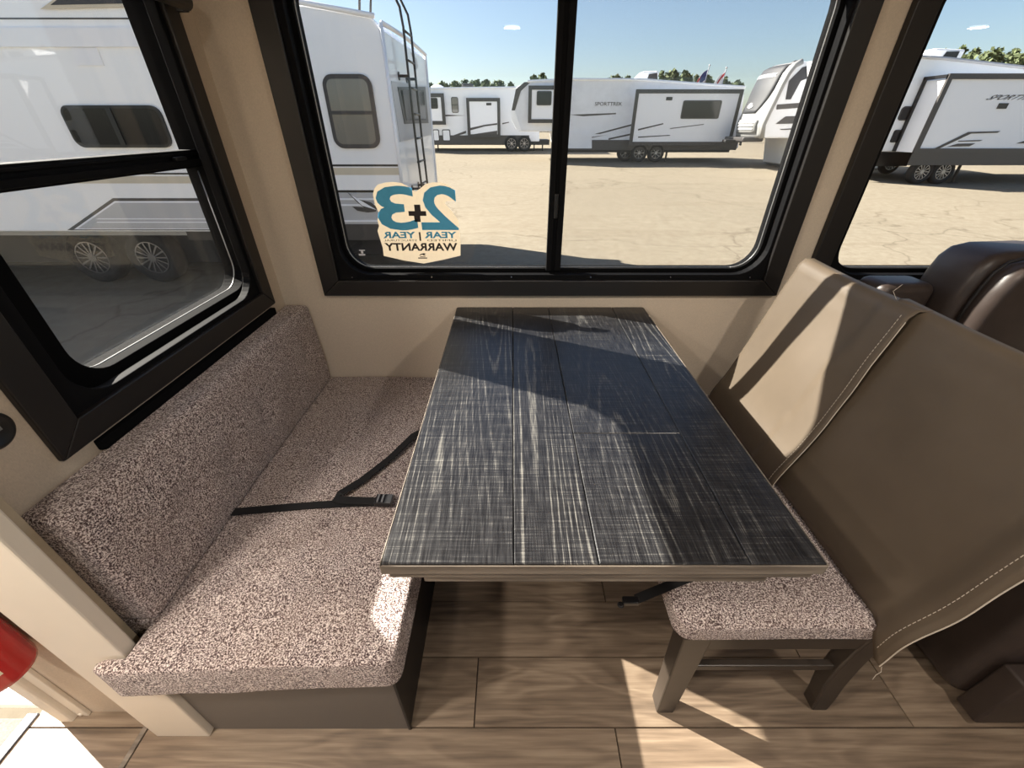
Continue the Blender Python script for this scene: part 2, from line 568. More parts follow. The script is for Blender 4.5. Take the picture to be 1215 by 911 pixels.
for k in range(-13, 7):
    y0, y1 = .4296 + k * PW, .4296 + (k + 1) * PW
    js = sorted(joints.get(k, (((k * 37) % 11) / 11 - .4, ((k * 37) % 11) / 11 + .82)))
    y0, y1 = max(y0, RY0), min(y1, WY)
    if y1 - y0 < .02: continue
    xs = [-1.003] + [j for j in js if -.9 < j < 2.5] + [2.42, 3.5, RX1]
    for a, b in zip(xs[:-1], xs[1:]): plank(a, b, y0, y1)
    if y1 < .5 or y0 < .466:
        plank(-1.335, -1.017, y0, min(y1, .5))
mb = MB(); mb.box(-1.017, -1.003, RY0, .5, -.006, .004)
mb.build('transition_strip', MAT['edge_wood'], floor, bev=.002)

# ---- entry step well and door opening at the left
mb = MB(); mb.box(-1.366, -1.333, -.35, .462, -.03, .005)
o = mb.build('step_nosing', MAT['nosing'], None, bev=.003)
tag(o, 'dark grey metal nosing along the edge of the entry step', 'nosing')
sw = thing('entry_step', (-1.7, .06, -.2), 'pale speckled carpet step inside the entry door', 'step')
mb = MB(); mb.box(-2.15, -1.368, -.35, .455, -.05, -.012); mb.build('tread', MAT['tread'], sw, bev=.004)
mb = MB(); mb.box(-2.15, -1.368, -.34, .455, -.2, -.052); mb.build('riser', MAT['fascia_white'], sw)
mb = MB(); mb.tube([(-1.36, .33, .012), (-1.40, .345, .014), (-1.50, .35, .014)], .006); o = mb.build('grab_rod', MAT['chrome'], None, smooth=True)
tag(o, 'thin chrome rod lying on the entry step', 'rod')
mb = MB(); mb.box(-2.1, -1.24, .56, 1.05, -.26, -.22)  # white slab added to give the glare of bright ground past the door
o = mb.build('added_glare_step', MAT['rv_white'], None, bev=.008); tag(o, 'white step slab added outside the entry door for overexposed brightness', 'step')

def wall_yz(x0, x1, y0, y1, z0, z1, hole=None):
    """wall slab across X, opening given in (y, z)"""
    m = MB()
    if hole:
        m.ring(offs_rr(y0, z0, y1, z1), hole, 'x', x0, x1)
    else: m.box(x0, x1, y0, y1, z0, z1)
    return m

# ---- left end wall of the slide-out with window_1
LW_OPEN = rr(.64, .875, 1.44, 1.79, .05)
wl = wall_yz(WX - .08, WX, .44, WY + .05, 0, CEIL, LW_OPEN)
struct(wl.build('wall_left', MAT['wallpaper']), 'beige textured end wall beside the bench', 'wall')
# ---- window wall of the slide-out
bw = MB()
zc0, zc1 = .875, 1.80
xo = [(-.70, 1.00), (1.165, 2.55)]
bw.box(WX, 3.2, WY, WY + .05, 0, zc0); bw.box(WX, 3.2, WY, WY + .05, zc1, CEIL)
bw.box(WX, xo[0][0], WY, WY + .05, zc0, zc1); bw.box(xo[0][1], xo[1][0], WY, WY + .05, zc0, zc1); bw.box(xo[1][1], 3.2, WY, WY + .05, zc0, zc1)
struct(bw.build('wall_back', MAT['wallpaper']), 'beige textured window wall behind the dining table', 'wall')
mb = MB(); mb.box(3.2, 3.25, .44, WY + .05, 0, CEIL)
struct(mb.build('wall_right', MAT['wallpaper']), 'beige end wall beyond the recliner', 'wall')
mb = MB(); mb.box(RX0, -1.25, MY, MY + .05, 1.93, CEIL); mb.box(-1.25, -.935, MY, MY + .05, -.06, CEIL)
mb.box(RX0, -1.95, MY, MY + .05, -.2, 1.93)
struct(mb.build('wall_side', MAT['wallpaper']), 'beige textured side wall with the entry door opening', 'wall')
mb = MB(); mb.box(3.25, RX1, MY, MY + .05, 0, CEIL)
struct(mb.build('wall_side_far', MAT['wallpaper']), 'beige side wall past the slide-out', 'wall')
mb = MB(); mb.box(RX0 - .05, RX0, RY0, MY + .05, -.2, CEIL)
struct(mb.build('wall_front_end', MAT['wallpaper']), 'beige end wall of the aisle by the entry', 'wall')
mb = MB(); mb.box(RX1, RX1 + .05, RY0, MY + .05, 0, CEIL)
struct(mb.build('wall_rear_end', MAT['wallpaper']), 'beige end wall at the far end of the aisle', 'wall')
mb = MB(); mb.ring(offs_rr(RX0, -.06, RX1, CEIL), rr(-1.2, .85, 2.6, 1.8, .05), 'y', RY0 - .05, RY0)
struct(mb.build('wall_opposite', MAT['wallpaper']), 'beige side wall across the aisle with a wide window opening', 'wall')
mb = MB(); mb.box(RX0 - .05, RX1 + .05, RY0 - .05, .52, CEIL, CEIL + .06); mb.box(WX - .05, 3.25, .52, WY + .05, CEIL, CEIL + .06)
struct(mb.build('ceiling', MAT['ceiling_white']), 'white flat ceiling over the aisle and dinette', 'ceiling')
mb = MB(); mb.box(WX, 3.2, .44, WY, SCEIL, SCEIL + .03)
struct(mb.build('ceiling_slide', MAT['ceiling_white']), 'lower white ceiling over the dinette slide-out', 'ceiling')
# ---- fascia boards where the slide-out meets the side wall
mb = MB(); mb.box(-.966, -.820, .410, .440, 0, CEIL)
struct(mb.build('trim_1', MAT['fascia_white'], bev=.004), 'white fascia board beside the bench', 'trim')
mb = MB(); mb.box(-.966, -.866, .440, .476, 0, CEIL); mb.box(-.866, -.862, .440, .458, 0, CEIL)
struct(mb.build('trim_2', MAT['fascia_beige'], bev=.002), 'beige return strip behind the white fascia board', 'trim')
mb = MB(); mb.box(-1.222, -1.190, MY - .010, MY, 0, 1.97); mb.lathe([(.006, -.013), (.006, -.009)], (-1.208, MY, .012), 'y', 10)
struct(mb.build('trim_3', MAT['fascia_white'], bev=.004), 'narrow cream door casing on the side wall', 'trim')
mb = MB(); mb.box(-1.262, -1.222, MY - .024, MY + .07, -.004, 1.95)
struct(mb.build('door_1', MAT['fascia_white'], bev=.006), 'cream jamb of the open entry door', 'door')

# ---- ceiling lamps of the aisle, with added fill lamps among them
def puck(x, y, watts):
    t = thing('ceiling_and_fill_light', (x, y, CEIL - .03), 'flat white ceiling lamp of the reflected and added fill set over the aisle', 'lamp', 'aisle ceiling lamps')
    m = MB(); m.lathe([(.085, 0), (.085, -.014), (.066, -.022), (.066, 0)], (x, y, CEIL), 'z', 28); m.build('rim', MAT['lamp_rim'], t, smooth=True)
    m = MB(); m.lathe([(.064, 0), (.064, -.016), (.04, -.019)], (x, y, CEIL), 'z', 28); m.build('lens', MAT['lamp_lens'], t)
    ld = bpy.data.lights.new('ceiling_and_fill_lamp', 'AREA'); ld.shape = 'DISK'; ld.size = .13; ld.energy = watts; ld.color = (1, .90, .79)
    lo = bpy.data.objects.new('ceiling_and_fill_lamp', ld); COL.objects.link(lo); lo.location = (0, 0, -.002); lo.parent = t
for px, py, pw in ((0, -1.2, .4), (3.8, -1.2, .3), (-1.6, -.35, 3.2), (-1.05, -.1, 3.6), (-.45, -.25, 1.0), (1.1, -.12, 2.6)):  # first pair reflected in the windows, the rest added to brighten the room
    puck(px, py, LAMP_W * pw)

# ================================================================== WINDOWS
# window_1: left end wall. trim boards, deep black frame with round corners, two panes and a rail between
def ring_part(name, mat, parent, outer, inner, axis, a, b, **k):
    m = MB(); m.ring(outer, inner, axis, a, b); return m.build(name, mat, parent, **k)
def root_struct(name, loc, label, cat='window'):
    o = thing(name, loc, label, cat); o['kind'] = 'structure'; return o

W1 = root_struct('window_1', (WX, 1.02, .84), 'two pane black framed window above the bench backrest')
TX = -.890
ty0, ty1, tz0, tz1 = .596, 1.450, .835, 1.82
iy0, iy1, iz0, iz1 = .662, 1.394, .893, 1.76
for nm, quad in (('trim_board', [(ty0, tz0), (ty1, tz0), (iy1, iz0), (iy0, iz0)]), ('trim_board', [(ty1, tz0), (ty1, tz1), (iy1, iz1), (iy1, iz0)]),
                 ('trim_board', [(ty1, tz1), (ty0, tz1), (iy0, iz1), (iy1, iz1)]), ('trim_board', [(ty0, tz1), (ty0, tz0), (iy0, iz0), (iy0, iz1)])):
    m = MB(); m.prism(quad, 'x', WX, TX); m.build(nm, MAT['trim_black'], W1, bev=.003)
gl_in = rr(.760, .922, 1.422, 1.765, .078, 8)
ring_part('frame', MAT['frame_black'], W1, offs_rr(iy0 - .01, iz0 - .01, iy1 + .01, iz1 + .01, 8), rr(.695, .906, 1.378, 1.752, .085, 8), 'x', -.930, -.902, bev=.003)
ring_part('inner_frame', MAT['gasket'], W1, offs_rr(.645, .88, 1.436, 1.785, 8), gl_in, 'x', -1.015, -.945, bev=.002)
m = MB(); m.box(-1.01, -.962, .70, 1.43, 1.292, 1.338); m.box(-.962, -.950, .70, 1.43, 1.298, 1.314); m.box(-.963, -.957, .70, 1.43, 1.324, 1.332)
m.build('meeting_rail', MAT['frame_black'], W1, bev=.002)
m = MB(); m.box(-.957, -.945, 1.30, 1.345, 1.314, 1.324); m.build('latch', MAT['black_plastic'], W1, bev=.002)
m = MB(); m.box(-.990, -.987, .75, 1.43, 1.33, 1.775); m.build('pane', MAT['window_glass_clear'], W1)
m = MB(); m.box(-1.003, -1.000, .75, 1.43, .91, 1.30); m.build('pane', MAT['window_glass_clear'], W1)
m = MB(); m.grid(lambda a, b: (-.984, .752 + .678 * a, .915 + .38 * b), 2, 2); m.build('insect_screen', MAT['insect_screen_dusty'], W1)
pts = rr(.759, .921, 1.423, 1.29, .077, 8)
m = MB(); m.tube([(-.980, p[0], p[1]) for p in pts[27:] + pts[:9]] + [(-.980, 1.423, 1.28)], .0028, 6)
m.build('screen_bead', MAT['sill_metal'], W1, smooth=True)
rs = thing('roller_shade', (-.86, 1.02, 1.66), 'rolled up black shade over the end wall window', 'shade')
m = MB(); m.tube([(-.852, .60, 1.672), (-.852, 1.425, 1.672)], .020, 16); m.build('roll', MAT['trim_black'], rs, smooth=True)
m = MB(); m.box(-.880, -.850, .598, .606, 1.65, 1.70); m.build('bracket', MAT['black_plastic'], rs, bev=.002)
m = MB(); m.box(-.880, -.850, 1.420, 1.428, 1.65, 1.70); m.build('bracket', MAT['black_plastic'], rs, bev=.002)

def wall_window(name, label, x0, x1, bx, ins, mull, seed, screen_side):
    z0, z1 = .842, 1.86
    t = root_struct(name, ((x0 + x1) / 2, WY, z0), label)
    a0, a1, c0, c1 = x0 + bx, x1 - bx, .902, 1.80
    for quad in ([(x0, z0), (x1, z0), (a1, c0), (a0, c0)], [(x1, z0), (x1, z1), (a1, c1), (a1, c0)],
                 [(x1, z1), (x0, z1), (a0, c1), (a1, c1)], [(x0, z1), (x0, z0), (a0, c0), (a0, c1)]):
        m = MB(); m.prism(quad, 'y', 1.505, WY); m.build('trim_board', MAT['trim_black'], t, bev=.003)
    g = (a0 + ins, .935, a1 - ins * .7, 1.775)
    ring_part('frame', MAT['frame_black'], t, offs_rr(a0 - .012, c0 - .012, a1 + .012, c1 + .012, 8), rr(g[0] - .014, g[1] - .014, g[2] + .014, g[3] + .01, .105, 8), 'y', 1.520, 1.552, bev=.003)
    ring_part('inner_frame', MAT['gasket'], t, offs_rr(a0 - .02, c0 - .02, a1 + .02, c1 + .005, 8), rr(*g, .09, 8), 'y', 1.552, 1.600, bev=.002)
    m = MB(); m.box(mull[0] + .004, mull[1] - .004, 1.548, 1.592, .93, 1.78); m.box(mull[0], mull[0] + .02, 1.536, 1.56, .93, 1.78); m.box(mull[1] - .022, mull[1], 1.540, 1.56, .93, 1.78)
    m.build('meeting_stile', MAT['frame_black'], t, bev=.002)
    m = MB(); m.box(mull[0] + .018, mull[0] + .032, 1.526, 1.536, 1.12, 1.20); m.build('latch', MAT['black_plastic'], t, bev=.003)
    m = MB(); m.box(g[0] - .01, mull[0] + .02, 1.569, 1.572, .925, 1.785); m.build('pane', MAT['window_glass'], t)
    m = MB(); m.box(mull[1] - .02, g[2] + .01, 1.584, 1.587, .925, 1.785); m.build('pane', MAT['window_glass'], t)
    if screen_side:
        m = MB(); m.grid(lambda a, b: (mull[1] - .01 + (g[2] + .005 - mull[1] + .01) * a, 1.562, .928 + .85 * b), 2, 2); m.build('insect_screen', MAT['insect_screen'], t)
    pts = [p for p in rr(g[0] + .001, g[1] + .001, g[2] - .001, g[3] - .001, .089, 8)]
    m = MB(); m.tube([(p[0], 1.566, p[1]) for p in pts + pts[:1]], .0022, 6); m.build('bead', MAT['sill_metal'], t, smooth=True)
    for k in range(6):
        sx = a0 + .05 + k * (a1 - a0 - .1) / 5
        m = MB(); m.lathe([(.0032, -.002), (.0022, -.004)], (sx, 1.520, c0 + .010), 'y', 8); m.build('screw', MAT['chrome'], t)
    return t
wall_window('window_2', 'wide sliding black framed window above the dining table', -.728, 1.026, .069, .034, (.130, .185), 1, True)
wall_window('window_3', 'wide black framed window above the dark leather recliner', 1.118, 2.62, .069, .034, (2.2, 2.255), 2, False)

# ---- warranty sticker on the glass, seen from behind
ST = thing('window_sticker', (-.345, 1.566, .955), 'cream and blue warranty sticker read from behind on the sliding window', 'sticker')
SY = 1.5655
def zs(x, y):                       # sticker layout units to the pane
    return onY(380 + x * .24691, 180 + y * .24691, SY)
outline = [(262, 205), (268, 178), (285, 158), (312, 148), (350, 145), (390, 150), (418, 165), (436, 184), (462, 190), (482, 175), (505, 155), (540, 147), (580, 147), (615, 158),
           (640, 182), (650, 210), (650, 236), (606, 238), (598, 246), (636, 290), (664, 330), (668, 380), (674, 440), (674, 499), (590, 519), (498, 537), (400, 522), (305, 500),
           (300, 460), (290, 400), (284, 380), (292, 356), (283, 330), (292, 296), (272, 255)]
outline = [(x - (9 if x < 300 else 0), y) for x, y in outline]
m = MB(); m.add([(zs(*p)[0], SY, zs(*p)[1]) for p in outline], [tuple(range(len(outline)))]); m.build('backing', MAT['sticker_cream'], ST, recalc=False)
def st_text(name, s, x0, y0, x1, y1, mat, bold):
    A = zs(x0, y1); B = zs(x1, y0)
    m = MB(); text_on(m, s, lambda a, b: (A[0] + (B[0] - A[0]) * a, SY - .0006, A[1] + (B[1] - A[1]) * b), bold, mirror=True)
    return m.build(name, mat, ST, recalc=False)
st_text('digit', '2', 490, 162, 652, 376, MAT['sticker_blue'], .02)
st_text('digit', '3', 287, 163, 447, 378, MAT['sticker_blue'], .02)
st_text('lettering', 'YEAR', 502, 384, 654, 415, MAT['sticker_blue'], .03)
st_text('lettering', 'YEAR', 304, 384, 456, 415, MAT['sticker_blue'], .03)
st_text('lettering', 'LIMITED', 514, 421, 654, 430, MAT['sticker_ink'], 0)
st_text('lettering', 'STRUCTURAL', 306, 421, 464, 430, MAT['sticker_ink'], 0)
st_text('lettering', 'WARRANTY', 314, 438, 658, 476, MAT['sticker_ink'], .03)
m = MB()
def strect(m, x0, y0, x1, y1):
    A = zs(x0, y1); B = zs(x1, y0)
    m.add([(A[0], SY - .0006, A[1]), (B[0], SY - .0006, A[1]), (B[0], SY - .0006, B[1]), (A[0], SY - .0006, B[1])], [(0, 1, 2, 3)])
for q in ((426, 285, 508, 308), (454, 254, 480, 285), (454, 308, 480, 337)): strect(m, *q)
m.build('plus_sign', MAT['sticker_ink'], ST, recalc=False)
m = MB(); strect(m, 478, 386, 481, 428); m.build('divider', MAT['sticker_ink'], ST, recalc=False)
m = MB(); m.add([(zs(*p)[0], SY - .0006, zs(*p)[1]) for p in ((474, 500), (482, 491), (498, 487), (510, 489), (500, 492), (508, 496), (498, 498), (490, 494))], [tuple(range(8))])
strect(m, 471, 508, 514, 513); strect(m, 480, 502, 506, 505); m.build('emblem', MAT['sticker_ink'], ST, recalc=False)
m = MB()
A = zs(185, 500)
for q in ((186, 472, 213, 477), (196, 477, 204, 490), (184, 492, 214, 500)): strect(m, *q)
m.v = [(p[0], 1.5685, p[2]) for p in m.v]
o = m.build('glass_stamp', MAT['flag_white'], None, recalc=False); tag(o, 'small white maker stamp etched in the corner of the sliding window', 'stamp')

# ---- small things on the end wall
us = thing('wall_outlet', (WX, .548, .90), 'round black flush outlet on the beige end wall', 'outlet')
m = MB(); m.lathe([(.034, 0), (.034, .006), (.028, .010), (.026, .008)], (WX, .545, .953), 'x', 36); m.build('cover', MAT['black_plastic'], us, smooth=True)
m = MB(); m.box(WX + .008, WX + .0105, .530, .556, .950, .957); m.build('port', MAT['sill_metal'], us)
m = MB(); m.box(WX, -.886, .668, 1.43, .800, .826); o = m.build('support_rail', MAT['gasket'], None, bev=.003)
tag(o, 'thin black rail on the wall under the end window trim', 'rail')

# ---- fire extinguisher on the side wall by the door
fe = thing('fire_extinguisher', (-1.10, .405, .40), 'red fire extinguisher with cream label hung by the entry door', 'extinguisher')
FC = (-1.105, .404, .395)
m = MB(); m.lathe([(.03, .004), (.045, 0), (.055, .008), (.057, .02), (.057, .27), (.050, .30), (.030, .325), (.018, .335), (.018, .35)], FC, 'z', 36); m.build('cylinder', MAT['red_paint'], fe, smooth=True)
m = MB()
def lab(a, b):
    t = math.radians(-100 + 78 * a); return (FC[0] + .0578 * math.cos(t), FC[1] + .0578 * math.sin(t), FC[2] + .05 + .17 * b)
m.grid(lab, 12, 2); lb = m.build('label', MAT['label_cream'], fe, smooth=True)
for k in range(6):
    m = MB()
    for j in range(8):
        t0, t1 = [math.radians(-94 + 66 * (j + q) / 8) for q in (0, 1)]
        z0 = FC[2] + .062 + k * .024
        m.add([(FC[0] + .0582 * math.cos(t), FC[1] + .0582 * math.sin(t), z) for t, z in ((t0, z0), (t1, z0), (t1, z0 + .003), (t0, z0 + .003))], [(0, 1, 2, 3)])
    m.build('print_line', MAT['label_ink'], lb, recalc=False, weld=True)
m = MB(); m.lathe([(.016, .35), (.016, .38), (.02, .385), (.02, .40)], FC, 'z', 16); m.build('valve', MAT['brass'], fe)
m = MB(); m.box(FC[0] - .075, FC[0] + .03, FC[1] - .01, FC[1] + .01, FC[2] + .40, FC[2] + .412); m.box(FC[0] - .07, FC[0] + .03, FC[1] - .01, FC[1] + .01, FC[2] + .43, FC[2] + .44); m.box(FC[0] + .01, FC[0] + .03, FC[1] - .01, FC[1] + .01, FC[2] + .41, FC[2] + .44); m.build('handle', MAT['black_plastic'], fe, bev=.002)
m = MB(); m.box(FC[0] - .03, FC[0] + .005, FC[1] + .054, MY, FC[2] + .12, FC[2] + .34); m.build('bracket', MAT['black_plastic'], fe)

# ================================================================== DINETTE BENCH
BN = thing('dinette_bench', (-.56, .98, 0), 'built-in dinette bench with speckled tweed cushions on a grey box', 'bench')
m = MB(); m.box(-.818, -.279, .4265, .4320, .0, .352); m.build('front_panel', MAT['bench_vinyl'], BN, bev=.002)
m = MB(); m.box(-.284, -.279, .432, 1.525, 0, .352); m.build('side_panel', MAT['bench_dark'], BN, bev=.002)
m = MB(); m.box(-.815, -.285, .433, 1.52, .33, .352); m.build('seat_board', MAT['bench_dark'], BN)
m = MB(); m.box(-.284, -.277, .4245, .434, 0, .352); m.build('corner_strip', MAT['bench_dark'], BN, bev=.001)

def bm_cushion(poly, z0, z1, r, name, mat, parent, dents=(), crown=0.0):
    """soft slab from an outline: rounded rims and a gently crowned, dented top"""
    n = len(poly)
    cx = sum(p[0] for p in poly) / n; cy = sum(p[1] for p in poly) / n
    bm = bmesh.new()
    vs_ = [bm.verts.new((p[0], p[1], z0)) for p in poly]
    f = bm.faces.new(vs_)
    ex = bmesh.ops.extrude_face_region(bm, geom=[f])
    for e in ex['geom']:
        if isinstance(e, bmesh.types.BMVert): e.co.z = z1
    bmesh.ops.recalc_face_normals(bm, faces=bm.faces)
    bmesh.ops.bevel(bm, geom=[e for e in bm.edges], offset=r, segments=4, profile=.5, affect='EDGES', clamp_overlap=True)
    for axis, lo, hi, step in (('x', min(p[0] for p in poly), max(p[0] for p in poly), .035), ('y', min(p[1] for p in poly), max(p[1] for p in poly), .035), ('z', z0, z1, .03)):
        k = lo + step
        while k < hi - step * .3:
            co = {'x': (k, 0, 0), 'y': (0, k, 0), 'z': (0, 0, k)}[axis]; no = {'x': (1, 0, 0), 'y': (0, 1, 0), 'z': (0, 0, 1)}[axis]
            bmesh.ops.bisect_plane(bm, geom=bm.verts[:] + bm.edges[:] + bm.faces[:], plane_co=co, plane_no=no)
            k += step
    m_ = MB()
    bm.verts.index_update()
    def warp(v):
        x, y, z = v.co
        nx = mnoise.noise(Vector((x * 7, y * 7, z * 7)))
        z += .0035 * nx * ((z - z0) / (z1 - z0))
        y += .003 * mnoise.noise(Vector((x * 9 + 5, y * 3, z * 9)))
        if crown and z > (z0 + z1) / 2:
            u = (x - min(p[0] for p in poly)) / (max(p[0] for p in poly) - min(p[0] for p in poly))
            z += crown * math.sin(math.pi * min(1, max(0, u))) ** .6
        return (x, y, z)
    m_.add([warp(v) for v in bm.verts], [tuple(q.index for q in f.verts) for f in bm.faces])
    bm.free()
    return m_

sc_poly = [(-.900, 1.525), (-.246, 1.525), (-.246, .418), (-.252, .402), (-.268, .392), (-.845, .374), (-.866, .384), (-.868, .398), (-.852, .405), (-.812, .405), (-.812, .481), (-.900, .481)]
m = bm_cushion(sc_poly, .354, .453, .016, 's', None, None, crown=.014)
m.build('seat_cushion', MAT['tweed'], BN, smooth=True)
# backrest: thick pad leaning on the end wall, softly dented
def pad(name, x0, x1, y0, y1, z0, z1, r, dents, parent, mat, lean=0.0):
    bm = bmesh.new()
    bmesh.ops.create_cube(bm, size=1.0)
    for v in bm.verts:
        v.co = Vector((x0 + (v.co.x + .5) * (x1 - x0), y0 + (v.co.y + .5) * (y1 - y0), z0 + (v.co.z + .5) * (z1 - z0)))
    bmesh.ops.bevel(bm, geom=bm.edges[:], offset=r, segments=5, profile=.5, affect='EDGES')
    for no, lo, hi in (((0, 1, 0), y0, y1), ((0, 0, 1), z0, z1), ((1, 0, 0), x0, x1)):
        k = lo + .025
        while k < hi - .01:
            bmesh.ops.bisect_plane(bm, geom=bm.verts[:] + bm.edges[:] + bm.faces[:], plane_co=tuple(q * k for q in no), plane_no=no)
            k += .025
    for v in bm.verts:
        x, y, z = v.co
        fx = (x - x0) / (x1 - x0); h = (z - z0) / (z1 - z0); ly = (y - y0) / (y1 - y0)
        bul = .014 * math.sin(math.pi * min(1, max(0, ly))) ** .5 * math.sin(math.pi * min(1, max(0, h)))
        dx = bul
        for dy, dz, s, a in dents:
            dx -= a * math.exp(-((y - dy) ** 2 + (z - dz) ** 2) / (s * s))
        dx += .005 * mnoise.noise(Vector((y * 6, z * 9, 1.3)))
        v.co.x = x + dx * fx + lean * h * fx
    bm.verts.index_update()
    m_ = MB(); m_.add([tuple(v.co) for v in bm.verts], [tuple(q.index for q in f.verts) for f in bm.faces]); bm.free()
    return m_.build(name, mat, parent, smooth=True)
pad('backrest', -.903, -.796, .479, 1.526, .459, .802, .017, [(.70, .62, .045, .017), (.86, .60, .05, .018), (1.05, .63, .045, .016), (1.26, .62, .05, .017), (1.40, .64, .04, .016), (.58, .55, .05, .01)], BN, MAT['tweed'], -.012)

# ---- lap belt lying on the bench
LB = thing('lap_belt', (-.55, .80, .46), 'black webbing lap belt with buckle lying across the bench seat', 'belt')
zt = .4725
m = MB(); m.ribbon([(-.84, .772, .468), (-.80, .774, zt), (-.70, .785, zt), (-.58, .798, zt), (-.46, .806, zt + .002), (-.36, .806, zt + .004)], (.08, 1, 0), .026, .002); m.build('webbing', MAT['strap'], LB)
m = MB(); m.ribbon([(-.375, .806, zt + .008), (-.44, .808, zt + .008), (-.50, .812, zt + .006), (-.516, .818, zt + .007), (-.505, .834, zt + .012), (-.46, .89, zt + .008), (-.40, .99, zt + .006), (-.345, 1.10, zt + .010), (-.26, 1.19, zt + .004)],
     [(.05, 1, 0), (.05, 1, 0), (.1, 1, .1), (.6, .8, .0), (.9, -.5, 0), (.85, -.5, 0), (.85, -.5, .1), (.85, -.5, 0), (.8, -.6, 0)], .026, .002); m.build('webbing', MAT['strap'], LB)
m = MB(); m.box(-.395, -.345, .788, .824, zt + .004, zt + .020); bk = m.build('buckle', MAT['buckle'], LB, bev=.003)
m = MB(); m.box(-.388, -.383, .792, .820, zt + .019, zt + .023); m.box(-.375, -.370, .792, .820, zt + .019, zt + .023); m.build('buckle_bar', MAT['sill_metal'], bk)

# ================================================================== TABLE
TB = thing('dining_table', (.15, .96, 0), 'charcoal oak dining table with long plank top on black trestle legs', 'table')
TZ = .790
def board(x0, x1, y0, y1):
    g = .0008; b = .0016
    m = MB()
    x0 += g; x1 -= g; y0 += g * .5; y1 -= g * .5
    v = [(x, y, TZ - .018) for x, y in ((x0, y0), (x1, y0), (x1, y1), (x0, y1))] + [(x, y, TZ - b) for x, y in ((x0, y0), (x1, y0), (x1, y1), (x0, y1))] + \
        [(x, y, TZ) for x, y in ((x0 + b, y0 + b), (x1 - b, y0 + b), (x1 - b, y1 - b), (x0 + b, y1 - b))]
    f = [(3, 2, 1, 0), (8, 9, 10, 11)]
    for k in range(4):
        j = (k + 1) % 4; f += [(k, j, 4 + j, 4 + k), (4 + k, 4 + j, 8 + j, 8 + k)]
    m.add(v, f); m.build('board', MAT['charcoal_oak'], TB)
ty_0, ty_1 = .403, 1.522
for bx0, bx1, ys in ((-.2175, .003, (ty_0, ty_1)), (.003, .144, (ty_0, ty_1)), (.144, .396, (ty_0, .739, ty_1)), (.396, .5215, (ty_0, ty_1))):
    for a, b in zip(ys[:-1], ys[1:]): board(bx0, bx1, a, b)
m = MB(); m.box(-.2165, .5205, .404, 1.521, TZ - .026, TZ - .0175); m.build('core', MAT['frame_black'], TB)
m = MB(); m.box(-.2185, .5225, .4005, .4035, TZ - .026, TZ - .004); m.build('edge_band', MAT['edge_wood'], TB, bev=.001)
m = MB(); m.box(-.2195, -.2175, .4005, 1.522, TZ - .026, TZ - .001); m.build('edge_band', MAT['edge_wood'], TB, bev=.0008)
m = MB(); m.box(.5215, .5235, .4005, 1.522, TZ - .026, TZ - .001); m.build('edge_band', MAT['edge_wood'], TB, bev=.0008)
m = MB(); m.box(-.211, .515, .408, 1.515, TZ - .048, TZ - .0265); m.build('under_slab', MAT['edge_wood'], TB, bev=.002)
m = MB(); m.box(-.156, .450, .416, 1.44, TZ - .074, TZ - .0485); m.build('apron', MAT['edge_wood'], TB, bev=.003)
for x0_, x1_ in ((-.185, -.112), (.26, .333)):
    m = MB(); m.box(x0_, x1_, .85, 1.40, .05, TZ - .0745); m.build('trestle_panel', MAT['frame_black'], TB, bev=.004)
    m = MB(); m.box(x0_ - .015, x1_ + .015, .90, 1.42, 0, .05); m.build('trestle_foot', MAT['frame_black'], TB, bev=.004)
m = MB(); m.box(-.112, .26, 1.08, 1.12, .25, .33); m.build('stretcher', MAT['frame_black'], TB, bev=.004)

